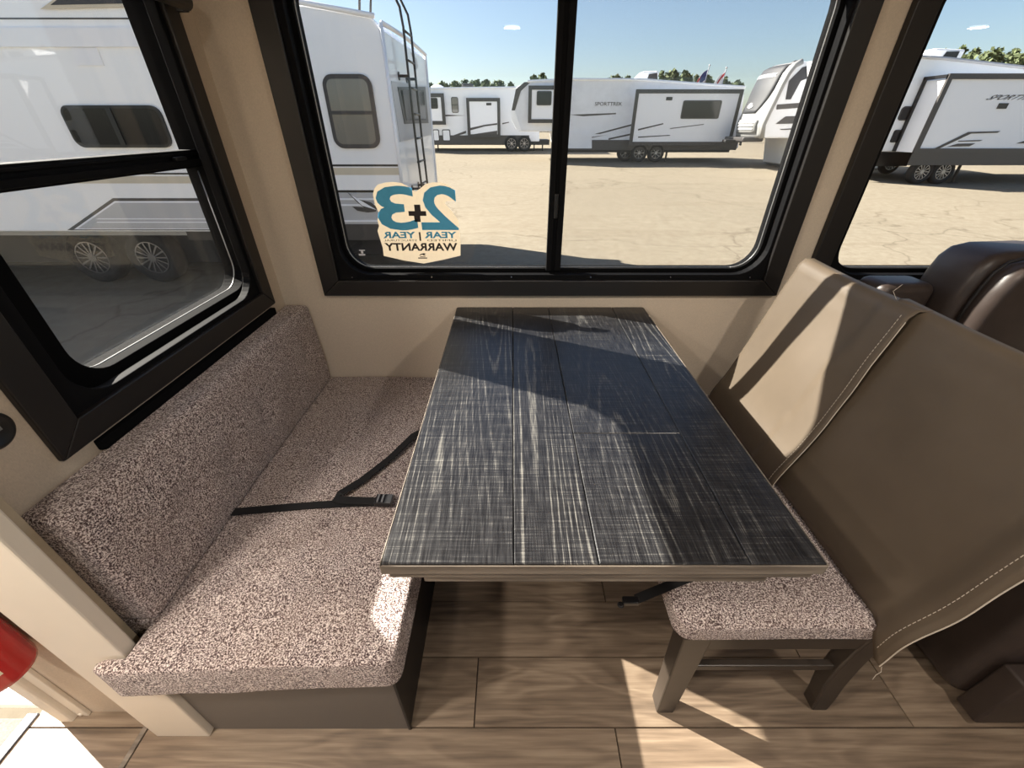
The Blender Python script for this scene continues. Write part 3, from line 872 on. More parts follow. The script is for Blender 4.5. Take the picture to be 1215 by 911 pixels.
# ================================================================== CHAIRS
def make_chair(label):
    cy = .69
    t = thing('dining_chair', (.62, cy, 0), label, 'chair')
    poly = rr(.374, .464, .848, .918, .035, 5)
    m = bm_cushion(poly, .408, .458, .012, '', None, None, crown=.006); m.build('seat', MAT['tweed'], t, smooth=True)
    m = MB(); m.box(.405, .83, .472, .492, .345, .408); m.build('apron', MAT['chair_wood'], t, bev=.003)
    m = MB(); m.box(.405, .83, .890, .910, .345, .408); m.build('apron', MAT['chair_wood'], t, bev=.003)
    m = MB(); m.box(.398, .418, .49, .892, .345, .408); m.build('apron', MAT['chair_wood'], t, bev=.003)
    m = MB(); m.box(.812, .832, .49, .892, .345, .408); m.build('apron', MAT['chair_wood'], t, bev=.003)
    for ly in (.466, .864):
        v = []
        for z, x0, x1, y0, y1 in ((0, .408, .456, ly - .004, ly + .040), (.408, .394, .462, ly, ly + .050)):
            v += [(x0, y0, z), (x1, y0, z), (x1, y1, z), (x0, y1, z)]
        m = MB(); m.add(v, [(3, 2, 1, 0), (4, 5, 6, 7), (0, 1, 5, 4), (1, 2, 6, 5), (2, 3, 7, 6), (3, 0, 4, 7)]); m.build('leg', MAT['chair_wood'], t, bev=.004)
        prof = [(0, .850, .895), (.06, .842, .892), (.15, .824, .880), (.25, .818, .874), (.34, .822, .874), (.46, .842, .888), (.60, .876, .912), (.80, .932, .964), (1.0, .986, 1.012)]
        v = []
        for z, xa, xb in prof: v += [(xa, ly + .002, z), (xb, ly + .002, z), (xb, ly + .044, z), (xa, ly + .044, z)]
        f = [(3, 2, 1, 0), tuple(range(len(v) - 4, len(v)))]
        for i in range(len(prof) - 1):
            for k in range(4): j = (k + 1) % 4; f.append((i * 4 + k, i * 4 + j, i * 4 + 4 + j, i * 4 + 4 + k))
        m = MB(); m.add(v, f); m.build('leg', MAT['chair_wood'], t, bev=.005)
        m = MB(); m.box(.45, .83, ly + .012, ly + .030, .222, .246); m.build('stretcher', MAT['chair_wood'], t, bev=.003)
    for z, xa in ((.93, .974), (.78, .932), (.63, .890)):
        m = MB(); m.box(xa, xa + .026, .505, .872, z - .045, z + .045); m.build('back_slat', MAT['chair_wood'], t, bev=.004)
    return t
ch2 = make_chair('dark wood dining chair with speckled tweed seat, front legs in the sun patch')
def copy_thing(src, d, label):
    r = src.copy(); COL.objects.link(r); r.location = Vector(src.location) + Vector(d)
    r['label'] = label
    for ch in [c for c in src.children]:
        c = ch.copy(); COL.objects.link(c); c.parent = r
        for g in ch.children:
            q = g.copy(); COL.objects.link(q); q.parent = c
    return r
copy_thing(ch2, (0, .476, 0), 'dark wood dining chair with tweed seat pushed in beside the window wall')

# ---- vinyl covers draped over the chair backs
def cover(label, y_near, y_far, off, bot, top_z, seed, stitch_ends, skew):
    t = thing('chair_cover', (.9, (y_near + y_far) / 2, .46), label, 'cover')
    def prof(s, y):
        """s 0..1 up the front, 1..1.1 over the top, 1.1..2 down the back"""
        zb = bot(y)
        if s <= 1.0:
            z = zb + (top_z - zb) * s
            x = .826 + (z - .46) * .283 - off(y, s)
            x += .010 * math.sin(math.pi * s) * (mnoise.noise(Vector((y * 5 + seed, z * 4, seed))))
            x -= .012 * math.exp(-((z - .50) / .06) ** 2)
            return (x, z)
        if s <= 1.1:
            k = (s - 1.0) / .1; a = math.pi * k
            xt = .826 + (top_z - .46) * .283 - off(y, 1)
            r = (1.020 - xt) / 2
            return (xt + r * (1 - math.cos(a)), top_z + .020 * math.sin(a))
        k = (s - 1.1) / .9
        return (1.020 + .012 * k - .05 * k + .006 * mnoise.noise(Vector((y * 5, k * 3, seed))), top_z - .22 * k)
    def pt(a, b):
        s = a * 2.0
        yn = y_near + skew * (1 - min(1, s)); y = yn + (y_far - yn) * b
        sag = .006 * math.sin(math.pi * b) if .9 < s < 1.2 else 0
        x, z = prof(s, y)
        y += .004 * mnoise.noise(Vector((s * 5, b * 3, seed + 4))) * (1 if b in (0.0, 1.0) else .5)
        return (x, y, z - sag)
    m = MB(); m.grid(pt, 60, 36); m.build('cloth', MAT['vinyl_cover'], t, smooth=True, solid=.0028)
    m = MB()
    for k in range(1, 58):
        if k % 1 == 0:
            p = Vector(pt(.004 + k / 116.0, .045)); q = Vector(pt(.004 + (k + .62) / 116.0, .045))
            m.tube([p + Vector((-.0022, 0, .0008)), q + Vector((-.0022, 0, .0008))], .0007, 4)
    m.build('stitching', MAT['thread'], t)
    m = MB(); m.tube([Vector(pt(k / 116.0, 0)) + Vector((-.001, -.0006, 0)) for k in range(0, 58)], .0012, 5); m.build('raw_edge', MAT['thread'], t)
    for e in stitch_ends:
        m = MB(); m.tube(e, .0006, 4); m.build('loose_thread', MAT['thread'], t)
    return t
cover('brown vinyl cover over the chair back beside the window wall, partly sunlit', .905, 1.358, lambda y, s: .020 if y > 1.0 else .026,
      lambda y: .466, 1.008, 3.1, [], -.035)
def b2(y):
    return .412 + .058 * min(1, max(0, (y - .425) / .055))
cover('wide brown vinyl cover over the chair back nearest the aisle, hem overhanging the seat', .408, .985, lambda y, s: .004 + (.010 if y < .46 else 0),
      b2, 1.010, 8.7, [[(.800, .408, .413), (.803, .404, .398), (.795, .402, .388), (.794, .400, .372)], [(.985, .985, 1.02), (.995, 1.02, 1.035), (1.02, 1.03, 1.05)]], 0.0)

# ---- belt on the chair seat
CB = thing('chair_belt', (.33, .54, .46), 'short black webbing belt hanging forward off the tweed chair seat', 'belt')
m = MB(); m.ribbon([(.50, .60, .4655), (.42, .575, .466), (.375, .558, .466), (.335, .545, .462), (.295, .534, .452)], (-.3, 1, 0), .022, .002); m.build('webbing', MAT['strap'], CB)
m = MB(); m.box(.262, .300, .522, .540, .444, .456); m.lathe([(.007, -.004), (.008, 0), (.007, .004)], (.256, .522, .449), 'z', 12); m.build('hook', MAT['buckle'], CB, bev=.002)

# ================================================================== RECLINER
RC = thing('recliner', (1.7, .95, 0), 'dark brown leather recliner under the window beside the chairs', 'recliner')
def soft(name, x0, x1, y0, y1, z0, z1, r, seg=4, mat='leather', parent=None):
    m = MB(); m.box(x0, x1, y0, y1, z0, z1); return m.build(name, MAT[mat], parent or RC, bev=r, seg=seg, smooth=True)
soft('base', 1.27, 2.05, .515, 1.40, .03, .40, .02)
soft('armrest', 1.252, 1.43, .492, 1.36, .02, .60, .045)
soft('armrest', 1.98, 2.16, .492, 1.36, .02, .60, .045)
soft('seat_cushion', 1.435, 1.975, .47, 1.20, .34, .50, .05)
soft('footrest', 1.262, 1.96, .432, .490, .022, .238, .008)
soft('footrest', 1.44, 1.96, .430, .486, .245, .40, .02)
soft('back_wing', 1.262, 1.452, 1.33, 1.46, .42, .945, .03)
soft('back_wing', 1.97, 2.15, 1.33, 1.46, .42, .945, .03)
prof_h = [(1.468, .80), (1.470, .90), (1.478, .965), (1.492, 1.020), (1.520, 1.053), (1.57, 1.066), (1.72, 1.070), (1.86, 1.062), (1.92, 1.030), (1.945, .96), (1.955, .88), (1.955, .80), (1.94, .46), (1.48, .46)]
m = MB(); m.prism(prof_h, 'y', 1.275, 1.455); m.build('headrest', MAT['leather'], RC, bev=.035, seg=4, smooth=True)
ins = [(1.705 + (p[0] - 1.705) * .84, .78 + (p[1] - .78) * .93) for p in prof_h]
m = MB(); m.prism(ins, 'y', 1.205, 1.30); m.build('back_cushion', MAT['leather'], RC, bev=.03, seg=4, smooth=True)
m = MB(); m.tube([(p[0] - .002, 1.262, p[1]) for p in [(1.705 + (p[0] - 1.705) * .865, .78 + (p[1] - .78) * .955) for p in prof_h[0:12]]], .0045, 6); m.build('piping', MAT['leather_seam'], RC, smooth=True)

# ================================================================== OUTSIDE
def gz(y): return -.985 + .0314 * y
m = MB()
m.add([(-70, -40, gz(-40)), (110, -40, gz(-40)), (110, 140, gz(140)), (-70, 140, gz(140))], [(0, 1, 2, 3)])
struct(m.build('ground', MAT['lot_ground']), 'wide sunlit beige gravel and tarmac parking lot', 'ground')

def wheel(parent, x, y, z, r, spokes=9, w=.22):
    m = MB(); m.lathe([(r * .62, .02), (r * .66, -.01), (r * .9, -.02), (r, .02), (r, w - .02), (r * .9, w), (r * .6, w)], (x, y, z), 'y', 32)
    t = m.build('wheel', MAT['tyre'], parent, smooth=True)
    m = MB(); m.ring([(x + r * .62 * math.cos(k * math.pi / 16), z + r * .62 * math.sin(k * math.pi / 16)) for k in range(32)],
                     [(x + r * .58 * math.cos(k * math.pi / 16), z + r * .58 * math.sin(k * math.pi / 16)) for k in range(32)], 'y', y - .005, y + .05)
    for k in range(spokes):
        a = 2 * math.pi * k / spokes; ca, sa = math.cos(a), math.sin(a); w2 = r * .026
        q = [(x + ca * d - sa * s, z + sa * d + ca * s) for d, s in ((r * .12, -w2), (r * .60, -w2 * 1.2), (r * .60, w2 * 1.2), (r * .12, w2))]
        m.prism(q, 'y', y, y + .03)
    m.lathe([(r * .16, -.01), (r * .16, .03)], (x, y, z), 'y', 16)
    m.build('rim', MAT['rim_alloy'], t)
    m = MB(); m.lathe([(r * .6, .06), (r * .6, .08)], (x, y, z), 'y', 24); m.build('hub_back', MAT['under_frame'], t)
    return t

def rrY(x0, z0, x1, z1, r, n=5):
    return rr(min(x0, x1), min(z0, z1), max(x0, x1), max(z0, z1), r, n)

def panelY(parent, name, x0, z0, x1, z1, y, depth, mat, r=0.0, bev=0):
    """raised panel on a side facing -Y"""
    m = MB()
    if r: m.prism(rrY(x0, z0, x1, z1, r), 'y', y - depth, y + .005)
    else: m.box(min(x0, x1), max(x0, x1), y - depth, y + .005, min(z0, z1), max(z0, z1))
    return m.build(name, MAT[mat], parent, bev=bev)

def frameY(parent, name, x0, z0, x1, z1, y, depth, w, mat, r=0.001):
    x0, x1 = sorted((x0, x1)); z0, z1 = sorted((z0, z1))
    m = MB(); m.ring(rr(x0, z0, x1, z1, r, 4), rr(x0 + w, z0 + w, x1 - w, z1 - w, max(r - w, .001), 4), 'y', y - depth, y + .005)
    return m.build(name, MAT[mat], parent)

def winY(parent, u0, v0, u1, v1, y, r=.05, w=.03, glass='rv_glass', rail=None, frame='rv_dark'):
    """window given by two picture corners on the side at depth y"""
    x0, z1 = onY(u0, v0, y); x1, z0 = onY(u1, v1, y)
    p = panelY(parent, 'window', x0, z0, x1, z1, y, .03, frame, r)
    panelY(p, 'pane', x0 + w, z0 + w, x1 - w, z1 - w, y - .03, .006, glass, max(.005, r - w))
    if rail == 'h': panelY(p, 'rail', x0 + w, (z0 + z1) / 2 - .02, x1 - w, (z0 + z1) / 2 + .02, y - .034, .012, frame)
    if rail == 'v': panelY(p, 'rail', x0 + (x1 - x0) * .5 - .03, z0 + w, x0 + (x1 - x0) * .5 + .03, z1 - w, y - .034, .012, frame)
    return p

def polyY(parent, name, uv, y, depth, mat):
    m = MB(); m.prism([onY(u, v, y) for u, v in uv], 'y', y - depth, y + .002)
    return m.build(name, MAT[mat], parent)

def textY(parent, s, u0, v0, u1, v1, y, mat, bold=.02, shear=0.0):
    x0, z1 = onY(u0, v0, y); x1, z0 = onY(u1, v1, y)
    m = MB(); text_on(m, s, lambda a, b: (x0 + (x1 - x0) * a, y - .012, z0 + (z1 - z0) * b), bold, shear=shear)
    return m.build('lettering', MAT[mat], parent, recalc=False)

# ---------------------------------------------------------------- the white camper parked alongside
AY = 6.5
AR0, AR1 = -1.598, -1.548        # rear corner x near / far
gA = gz(AY)
NB = thing('camper', (-6, 7.8, gA), 'white camper parked alongside with black rear ladder and slide-out', 'camper')
zt_r, zt_l = 2.50, 3.05
m = MB()
prof = [(AR0, -.02), (AR0, zt_r - .12), (AR0 - .10, zt_r), (-2.5, 2.61), (-6.0, 2.78), (-14.0, 2.78), (-14.0, -.02)]
m.prism(prof, 'y', AY, AY + 2.7)
m.v = [(p[0] + ((AR1 - AR0) if p[1] > AY + 1 and p[0] > -1.8 else 0), p[1], p[2]) for p in m.v]
m.build('body', MAT['rv_white'], NB, bev=.03, seg=3)
m = MB()
rail = [(AR0 - .06, AY - .01, zt_r + .008), (-2.5, AY - .01, 2.63), (-6.0, AY - .01, 2.80), (-14, AY - .01, 2.80)]
m.tube(rail, .028, 8); m.build('roof_rail', MAT['rv_pale'], NB, smooth=True)
m = MB(); m.tube([(AR0 + .01, AY + .02, zt_r - .05)] + [(AR0 + .012 + .05 * k / 8, AY + .02 + 2.66 * k / 8, zt_r - 0.05 + .03 * math.sin(math.pi * k / 8)) for k in range(1, 9)], .028, 8); m.build('rear_moulding', MAT['rv_pale'], NB, smooth=True)
m = MB(); m.tube([(AR0 + .006, AY - .006, 2.45), (AR0 + .006, AY - .006, .05)], .022, 8); m.build('corner_moulding', MAT['rv_pale'], NB, smooth=True)
m = MB(); m.tube([(AR1 + .006, AY + 2.70, 2.45), (AR1 + .006, AY + 2.70, .05)], .022, 8); m.build('corner_moulding', MAT['rv_pale'], NB, smooth=True)
winY(NB, 381, 88, 453, 176, AY, r=.13, w=.05, glass='rv_glass_pale', rail='h', frame='rv_charcoal')
def stripe(v0, v1, mat, u0=300, u1=470, y=AY):
    z1 = onY(440, v0, y)[1]; z0 = onY(440, v1, y)[1]
    panelY(NB, 'stripe', -5.0, z0, AR0 - .02, z1, y, .004, mat)
stripe(195, 197.5, 'rv_black'); stripe(199, 207.5, 'rv_beige'); stripe(225.5, 228.5, 'rv_black')
z1 = onY(440, 229, AY)[1]
panelY(NB, 'lower_skirt', -14.0, -.03, AR0 - .01, z1, AY, .012, 'rv_silver')
for v in (236, 243, 262):
    z = onY(440, v, AY)[1]; panelY(NB, 'skirt_rib', -5.0, z - .012, AR0 - .02, z + .012, AY - .012, .010, 'rv_pale')
z1 = onY(440, 264, AY)[1]
panelY(NB, 'skirt_base', -5.0, -.10, AR0 - .01, z1 - .02, AY - .012, .006, 'rv_charcoal')
polyY(NB, 'emblem', [(412, 228), (424, 236), (440, 240), (448, 246), (446, 251), (436, 252), (424, 250), (418, 245), (432, 246), (424, 240)], AY - .022, .004, 'rv_charcoal')
polyY(NB, 'emblem', [(416, 231), (432, 240), (447, 249), (430, 244)], AY - .024, .004, 'rv_pale')
# rear face: window, ladder
def rearX(y): return AR0 + (AR1 - AR0) * (y - AY) / 2.7
def rear(u, v, off=0.0):
    X = -1.56 + off; Y, Z = onX(u, v, X); return (rearX(Y) + off, Y, Z)
def rear_poly(name, uv, mat, off0, off1, parent):
    a = [rear(u, v) for u, v in uv]; n = len(a)
    m = MB(); m.add([(p[0] + off0, p[1], p[2]) for p in a] + [(p[0] + off1, p[1], p[2]) for p in a],
                    [tuple(range(n)), tuple(range(2 * n - 1, n - 1, -1))] + [(i, (i + 1) % n, n + (i + 1) % n, n + i) for i in range(n)])
    return m.build(name, MAT[mat], parent)
rw = rear_poly('rear_window', [(467, 96), (509, 104), (511, 160), (477, 168)], 'rv_silver', -.002, .012, NB)
rear_poly('rear_frame', [(473, 103), (503, 103), (507, 146), (481, 147)], 'rv_black', .012, .02, rw)
rear_poly('pane', [(476, 107), (501, 107), (504, 142), (483, 143)], 'rv_glass', .02, .024, rw)
rear_poly('rear_emblem', [(488, 62), (494, 70), (496, 80), (493, 83), (490, 76), (492, 74)], 'rv_silver', .002, .006, NB)
LO = .14
def lad(u, v): 
    p = rear(u, v, LO); return p
Ya = onX(483, 60, -1.43)[0]; Yb = onX(489, 60, -1.43)[0] + .10
for Yl in (Ya, Yb):
    xl = rearX(Yl) + LO
    pts = [(xl - .55, Yl, 2.66), (xl - .50, Yl, 2.90), (xl - .30, Yl, 2.98), (xl - .12, Yl, 2.90), (xl - .02, Yl, 2.70), (xl, Yl, 2.5), (xl, Yl, 1.2), (xl + .02, Yl, .35), (xl + .02, Yl, .12)]
    m = MB(); m.tube(pts, .017, 8); m.build('ladder_rail', MAT['rv_black'], NB, smooth=True)
for k in range(8):
    z = .3 + k * .31
    m = MB(); m.tube([(rearX(Ya) + LO, Ya - .02, z), (rearX(Yb) + LO, Yb + .02, z)], .015, 8); m.build('ladder_rung', MAT['rv_black'], NB, smooth=True)
for z in (.55, 1.98):
    for Yl in (Ya, Yb):
        m = MB(); m.tube([(rearX(Yl) - .005, Yl, z), (rearX(Yl) + LO, Yl, z)], .018, 8); m.lathe([(.05, 0), (.05, .012)], (rearX(Yl), Yl, z), 'x', 12); m.build('ladder_bracket', MAT['rv_black'], NB)
# slide-out seen through the end window
SYD = 5.65
sx1 = -3.05
SL = MB(); zb = onY(150, 275, SYD)[1]
SL.box(-13.0, sx1, SYD, AY + .1, zb, 2.70); sl = SL.build('slide_out', MAT['rv_white'], NB, bev=.02)
winY(sl, 70, 125, 208, 175, SYD, r=.10, w=.03, glass='rv_glass', rail='v', frame='rv_black')
def slstripe(v0, v1, mat, d=.004):
    z1 = onY(150, v0, SYD)[1]; z0 = onY(150, v1, SYD)[1]
    panelY(sl, 'stripe', -12.9, z0, sx1 - .02, z1, SYD, d, mat)
slstripe(21, 23, 'rv_charcoal'); slstripe(33, 56, 'rv_pale', .02); slstripe(205, 207, 'rv_black'); slstripe(209, 217.5, 'rv_beige')
polyY(sl, 'vent_panel', [(85, 57), (116, 57), (124, 78), (92, 78)], SYD, .012, 'rv_pale')
polyY(sl, 'graphic', [(134, 235), (300, 235), (300, 273), (80, 273)], SYD, .004, 'rv_charcoal')
polyY(sl, 'graphic', [(136, 238.5), (300, 238.5), (300, 272), (88, 272)], SYD - .004, .003, 'rv_pale')
polyY(sl, 'graphic', [(137, 240.5), (300, 240.5), (300, 271), (93, 271)], SYD - .007, .003, 'rv_silver')
for v in (259, 263):
    polyY(sl, 'graphic', [(116, v), (300, v), (300, v + 1.2), (114, v + 1.2)], SYD - .010, .003, 'rv_pale')
polyY(sl, 'graphic', [(48, 11), (66, -2), (160, -2), (160, 8)], SYD - .02, .004, 'rv_beige')
polyY(sl, 'graphic', [(60, 6), (70, -2), (160, -2), (160, 4)], SYD - .024, .003, 'rv_charcoal')
m = MB(); m.box(-13.9, -1.75, AY + .25, AY + 2.5, -.38, -.02); m.build('chassis', MAT['under_frame'], NB)
for u, v in ((108, 305), (180, 307)):
    x, z = onY(u, v, AY); wheel(NB, x, AY + .02, gA + .40, .40, 14)
m = MB(); m.box(-8.5, -3.6, AY + .3, AY + .32, gA + .25, -.02); m.build('wheel_well', MAT['under_frame'], NB)

# ---------------------------------------------------------------- long grey fifth wheel across the lot
FY = 24.1; gF = gz(FY)
FW = thing('fifth_wheel', (6, FY + 1.2, gF), 'long grey sided fifth wheel with dark framed slide-out across the lot', 'camper')
def PY(uv, y): return [onY(u, v, y) for u, v in uv]
m = MB(); m.prism(PY([(613, 103), (626, 97), (656, 95), (680, 94.5), (760, 95), (884, 104), (876, 176), (660, 178), (656, 156), (616, 156), (607, 132)], FY), 'y', FY, FY + 2.5)
m.build('body', MAT['rv_grey_side'], FW, bev=.05)
polyY(FW, 'cap_stripe', [(607, 131), (612, 106), (622, 97.5), (630, 97), (618, 108), (611, 131)], FY, .03, 'rv_charcoal')
m = MB(); m.prism(PY([(606, 131), (611, 131), (619, 156), (613, 154), (607, 142)], FY), 'y', FY - .03, FY + 2.45); m.build('front_cap', MAT['rv_white'], FW)
def slide(parent, u0, v0, u1, v1, y, d, mat='rv_white', w=.16, fr='rv_dark'):
    x0, z1 = onY(u0, v0, y); x1, z0 = onY(u1, v1, y)
    m = MB(); m.box(x0 + w, x1 - w, y - d, y + .1, z0 + w * .3, z1 - w); s = m.build('slide_out', MAT[mat], parent)
    frameY(s, 'slide_frame', x0, z0, x1, z1, y - d + .02, .05, w, fr)
    return s
s1 = slide(FW, 627, 102, 668, 146, FY, .25, 'rv_pale')
winY(s1, 637, 108, 654, 125, FY - .28, r=.06, w=.03)
s2 = slide(FW, 751, 107, 860, 172, FY, .6, 'rv_pale')
winY(s2, 811, 119, 852, 141, FY - .6, r=.08, w=.04)
panelY(s2, 'vent', *onY(790, 119, FY - .6), *onY(798, 115, FY - .6), FY - .6, .02, 'rv_black')
for q in ([(757, 153), (787, 146), (787, 147.5), (757, 155)], [(795, 152), (835, 147), (835, 148), (795, 153)], [(757, 162), (795, 160), (795, 161), (757, 163.5)]):
    polyY(s2, 'graphic', q, FY - .6, .006, 'rv_charcoal')
panelY(FW, 'lower_skirt', *onY(661, 178, FY), *onY(876, 166, FY), FY, .03, 'rv_charcoal')
polyY(FW, 'storage_door', [(661, 157), (702, 157), (702, 176), (661, 176)], FY, .05, 'rv_grey_side')
for q in ([(676, 136), (731, 134), (731, 135.5), (692, 138)], [(690, 166), (720, 160), (690, 164)], [(705, 159), (750, 147), (750, 149), (712, 159)], [(722, 164), (750, 158), (750, 160), (722, 166)]):
    polyY(FW, 'graphic', q, FY, .006, 'rv_charcoal')
textY(FW, 'SPORTTREK', 706, 121, 738, 125.5, FY, 'rv_charcoal', .012)
winY(FW, 863, 119, 873, 144, FY, r=.08, w=.05)
m = MB(); m.prism(PY([(753, 94.5), (762, 85), (778, 84.5), (781, 86), (779, 94)], FY + .8), 'y', FY + .6, FY + 1.4); m.build('roof_unit', MAT['rv_white'], FW, bev=.05)
polyY(FW, 'roof_vent', [(768, 94), (770, 88), (780, 86.5), (780, 94)], FY + .6, .02, 'rv_dark')
m = MB(); x0 = onY(612, 96, FY)[0]; x1 = onY(884, 100, FY)[0]
m.tube([(onY(u, v, FY)[0], FY - .02, onY(u, v, FY)[1]) for u, v in ((626, 96.5), (680, 94), (760, 94.5), (884, 103.5))], .06, 6); m.build('roof_rail', MAT['rv_white'], FW)
for u in (745, 758, 778):
    x, z = onY(u, 183, FY); wheel(FW, x, FY - .02 + (.6 if u == 745 else 0), gF + .42, .42, 8)
m = MB(); m.tube([(onY(793, 178, FY)[0], FY + .2, onY(793, 178, FY)[1]), (onY(793, 178, FY)[0], FY + .2, gF)], .05, 6); m.build('stabilizer', MAT['under_frame'], FW)
m = MB(); xx = onY(862, 160, FY)[0]
for dx in (0, .35): m.tube([(xx + 1.1 + dx * .3, FY + .5 + dx, 2.9), (xx + 1.1 + dx * .3, FY + .5 + dx, .5)], .03, 6)
m.build('ladder', MAT['rv_black'], FW)
m = MB(); m.box(onY(664, 170, FY)[0], onY(870, 170, FY)[0], FY + .2, FY + 2.3, onY(700, 181, FY)[1], onY(700, 174, FY)[1]); m.build('chassis', MAT['under_frame'], FW)

# ---------------------------------------------------------------- white trailer farther left
TY2 = 30.5; gT = gz(TY2)
TT = thing('travel_trailer', (-2, TY2 + 1.2, gT), 'white travel trailer with tall slide-out and small doors beyond the camper ladder', 'camper')
m = MB(); m.prism(PY([(470, 106), (640, 104), (640, 168), (470, 168)], TY2), 'y', TY2, TY2 + 2.5); m.build('body', MAT['rv_white'], TT, bev=.05)
panelY(TT, 'lower_skirt', *onY(470, 171, TY2), *onY(628, 160.5, TY2), TY2, .03, 'rv_charcoal')
s = slide(TT, 470, 111, 530, 148, TY2, .3, 'rv_white', .2); winY(s, 506, 116, 520, 129, TY2 - .3, .08, .04)
s = slide(TT, 553.5, 116.5, 594, 163, TY2, .3, 'rv_white', .18)
panelY(s, 'vent', *onY(577, 125, TY2 - .3), *onY(583, 122, TY2 - .3), TY2 - .3, .02, 'rv_black')
polyY(s, 'graphic', [(557, 152), (575, 148), (590, 146), (590, 148), (575, 150), (557, 155)], TY2 - .3, .01, 'rv_charcoal')
polyY(s, 'graphic', [(563, 159), (590, 155), (590, 160), (563, 160)], TY2 - .3, .01, 'rv_charcoal')
winY(TT, 535, 115, 544.5, 134, TY2, .1, .04, rail='h', glass='rv_glass_pale')
for a, b in ((513.5, 522), (524.5, 535)):
    x0, z1 = onY(a, 153.5, TY2); x1, z0 = onY(b, 167.5, TY2); d = panelY(TT, 'storage_door', x0, z0, x1, z1, TY2 - .03, .03, 'rv_dark', .08); panelY(d, 'door_panel', x0 + .05, z0 + .05, x1 - .05, z1 - .05, TY2 - .06, .02, 'rv_white', .05)
for q in ([(508, 140), (530, 136), (552, 137), (530, 138), (508, 141.5)], [(534, 162), (553, 155), (553, 158), (540, 162)], [(596, 146), (604, 144.5), (604, 145.5), (596, 147.5)]):
    polyY(TT, 'graphic', q, TY2, .01, 'rv_charcoal')
m = MB(); m.box(onY(546, 100, TY2)[0], onY(560, 100, TY2)[0], TY2 + .8, TY2 + 1.8, onY(550, 104, TY2)[1], onY(550, 97.5, TY2)[1]); m.build('roof_unit', MAT['rv_dark'], TT, bev=.1)
m = MB(); m.lathe([(.42, 0), (.4, .15), (.2, .25)], (onY(516, 104, TY2)[0], TY2 + 1, onY(516, 105, TY2)[1]), 'z', 16); m.build('roof_vent', MAT['rv_white'], TT)
m = MB(); m.tube([(onY(470, 105, TY2)[0], TY2 - .02, onY(470, 105.5, TY2)[1]), (onY(640, 105, TY2)[0], TY2 - .02, onY(640, 103.5, TY2)[1])], .06, 6); m.build('roof_rail', MAT['rv_white'], TT)
for u in (607, 622): x, z = onY(u, 172, TY2); wheel(TT, x, TY2 - .35, gT + .44, .44, 8)
m = MB(); m.box(onY(512, 170, TY2)[0], onY(652, 170, TY2)[0], TY2 + .1, TY2 + 2.3, onY(600, 172, TY2)[1], onY(600, 166, TY2)[1]); m.build('chassis', MAT['under_frame'], TT)
for u in (519, 634, 644):
    x = onY(u, 172, TY2)[0]; m = MB(); m.tube([(x, TY2 + .2, .5), (x, TY2 + .2, gT)], .045, 6); m.build('stabilizer', MAT['under_frame'], TT)

# ---------------------------------------------------------------- fifth wheel with its front cap towards us
CYD = 21.0; gC = gz(CYD)
CF = thing('fifth_wheel', (13, CYD + 1.2, gC), 'fifth wheel with curved white front cap and big grey nose panel, both coloured as if shaded', 'camper')
corner = [(952, 73), (944, 77), (936, 87), (928, 102), (920, 119), (913, 133), (906, 148), (904, 164)]     # near front corner, top to bottom
cpt = PY(corner, CYD)
m = MB(); m.prism(cpt + PY([(1060, 164), (1060, 69)], CYD), 'y', CYD, CYD + 2.4); m.build('body', MAT['rv_pale'], CF, bev=.05)
def capP(a, b, off=.03):             # a down the corner line, b across the nose (0 near side, 1 far side)
    q = a * (len(cpt) - 1); i = min(int(q), len(cpt) - 2); f = q - i
    x = cpt[i][0] + (cpt[i + 1][0] - cpt[i][0]) * f; z = cpt[i][1] + (cpt[i + 1][1] - cpt[i][1]) * f
    return (x - off - .28 * math.sin(math.pi * b), CYD + 2.4 * b, z)
m = MB(); m.grid(lambda a, b: capP(a, b), 21, 12); m.build('front_cap', MAT['rv_cap_shaded_white'], CF, smooth=True, solid=.03)
m = MB()
def nose(a, b):
    a2 = .06 + .66 * a; wdt = .40 - .17 * max(0, (a - .55) / .45) ** 1.5
    return capP(a2, .5 + (b - .5) * 2 * wdt, .075)
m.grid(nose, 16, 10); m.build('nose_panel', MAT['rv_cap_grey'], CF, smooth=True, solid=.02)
m = MB(); m.tube([(p[0] - .02, CYD - .02, p[1]) for p in cpt], .11, 8); m.build('cap_edge', MAT['rv_cap_shaded_white'], CF, smooth=True)
m = MB(); m.grid(lambda a, b: capP(.80 + .15 * a, .12 + .70 * b, .09), 4, 8); m.build('nose_plate', MAT['rv_cap_shaded_white'], CF, smooth=True, solid=.03)
for k in range(3):
    m = MB(); m.grid(lambda a, b: capP(.83 + .035 * k + .01 * a, .18 + .58 * b, .13), 1, 8); m.build('nose_rib', MAT['rv_silver'], CF, solid=.01)
polyY(CF, 'side_graphic', [(936, 96), (952, 80), (966, 75), (966, 90), (950, 96), (938, 118), (932, 118)], CYD, .02, 'rv_cap_grey')
for q in ([(922, 124), (960, 121), (960, 127), (921, 130)], [(920, 147), (932, 138), (960, 137), (960, 146), (925, 147)], [(926, 153), (960, 151), (960, 153.5), (926, 154)]):
    polyY(CF, 'side_graphic', q, CYD, .02, 'rv_charcoal')
m = MB(); text_on(m, 'SPORTTREK', lambda a, b: capP(.31 - .055 * b, .83 - .66 * a, .12), .03); m.build('lettering', MAT['rv_white'], CF, recalc=False)
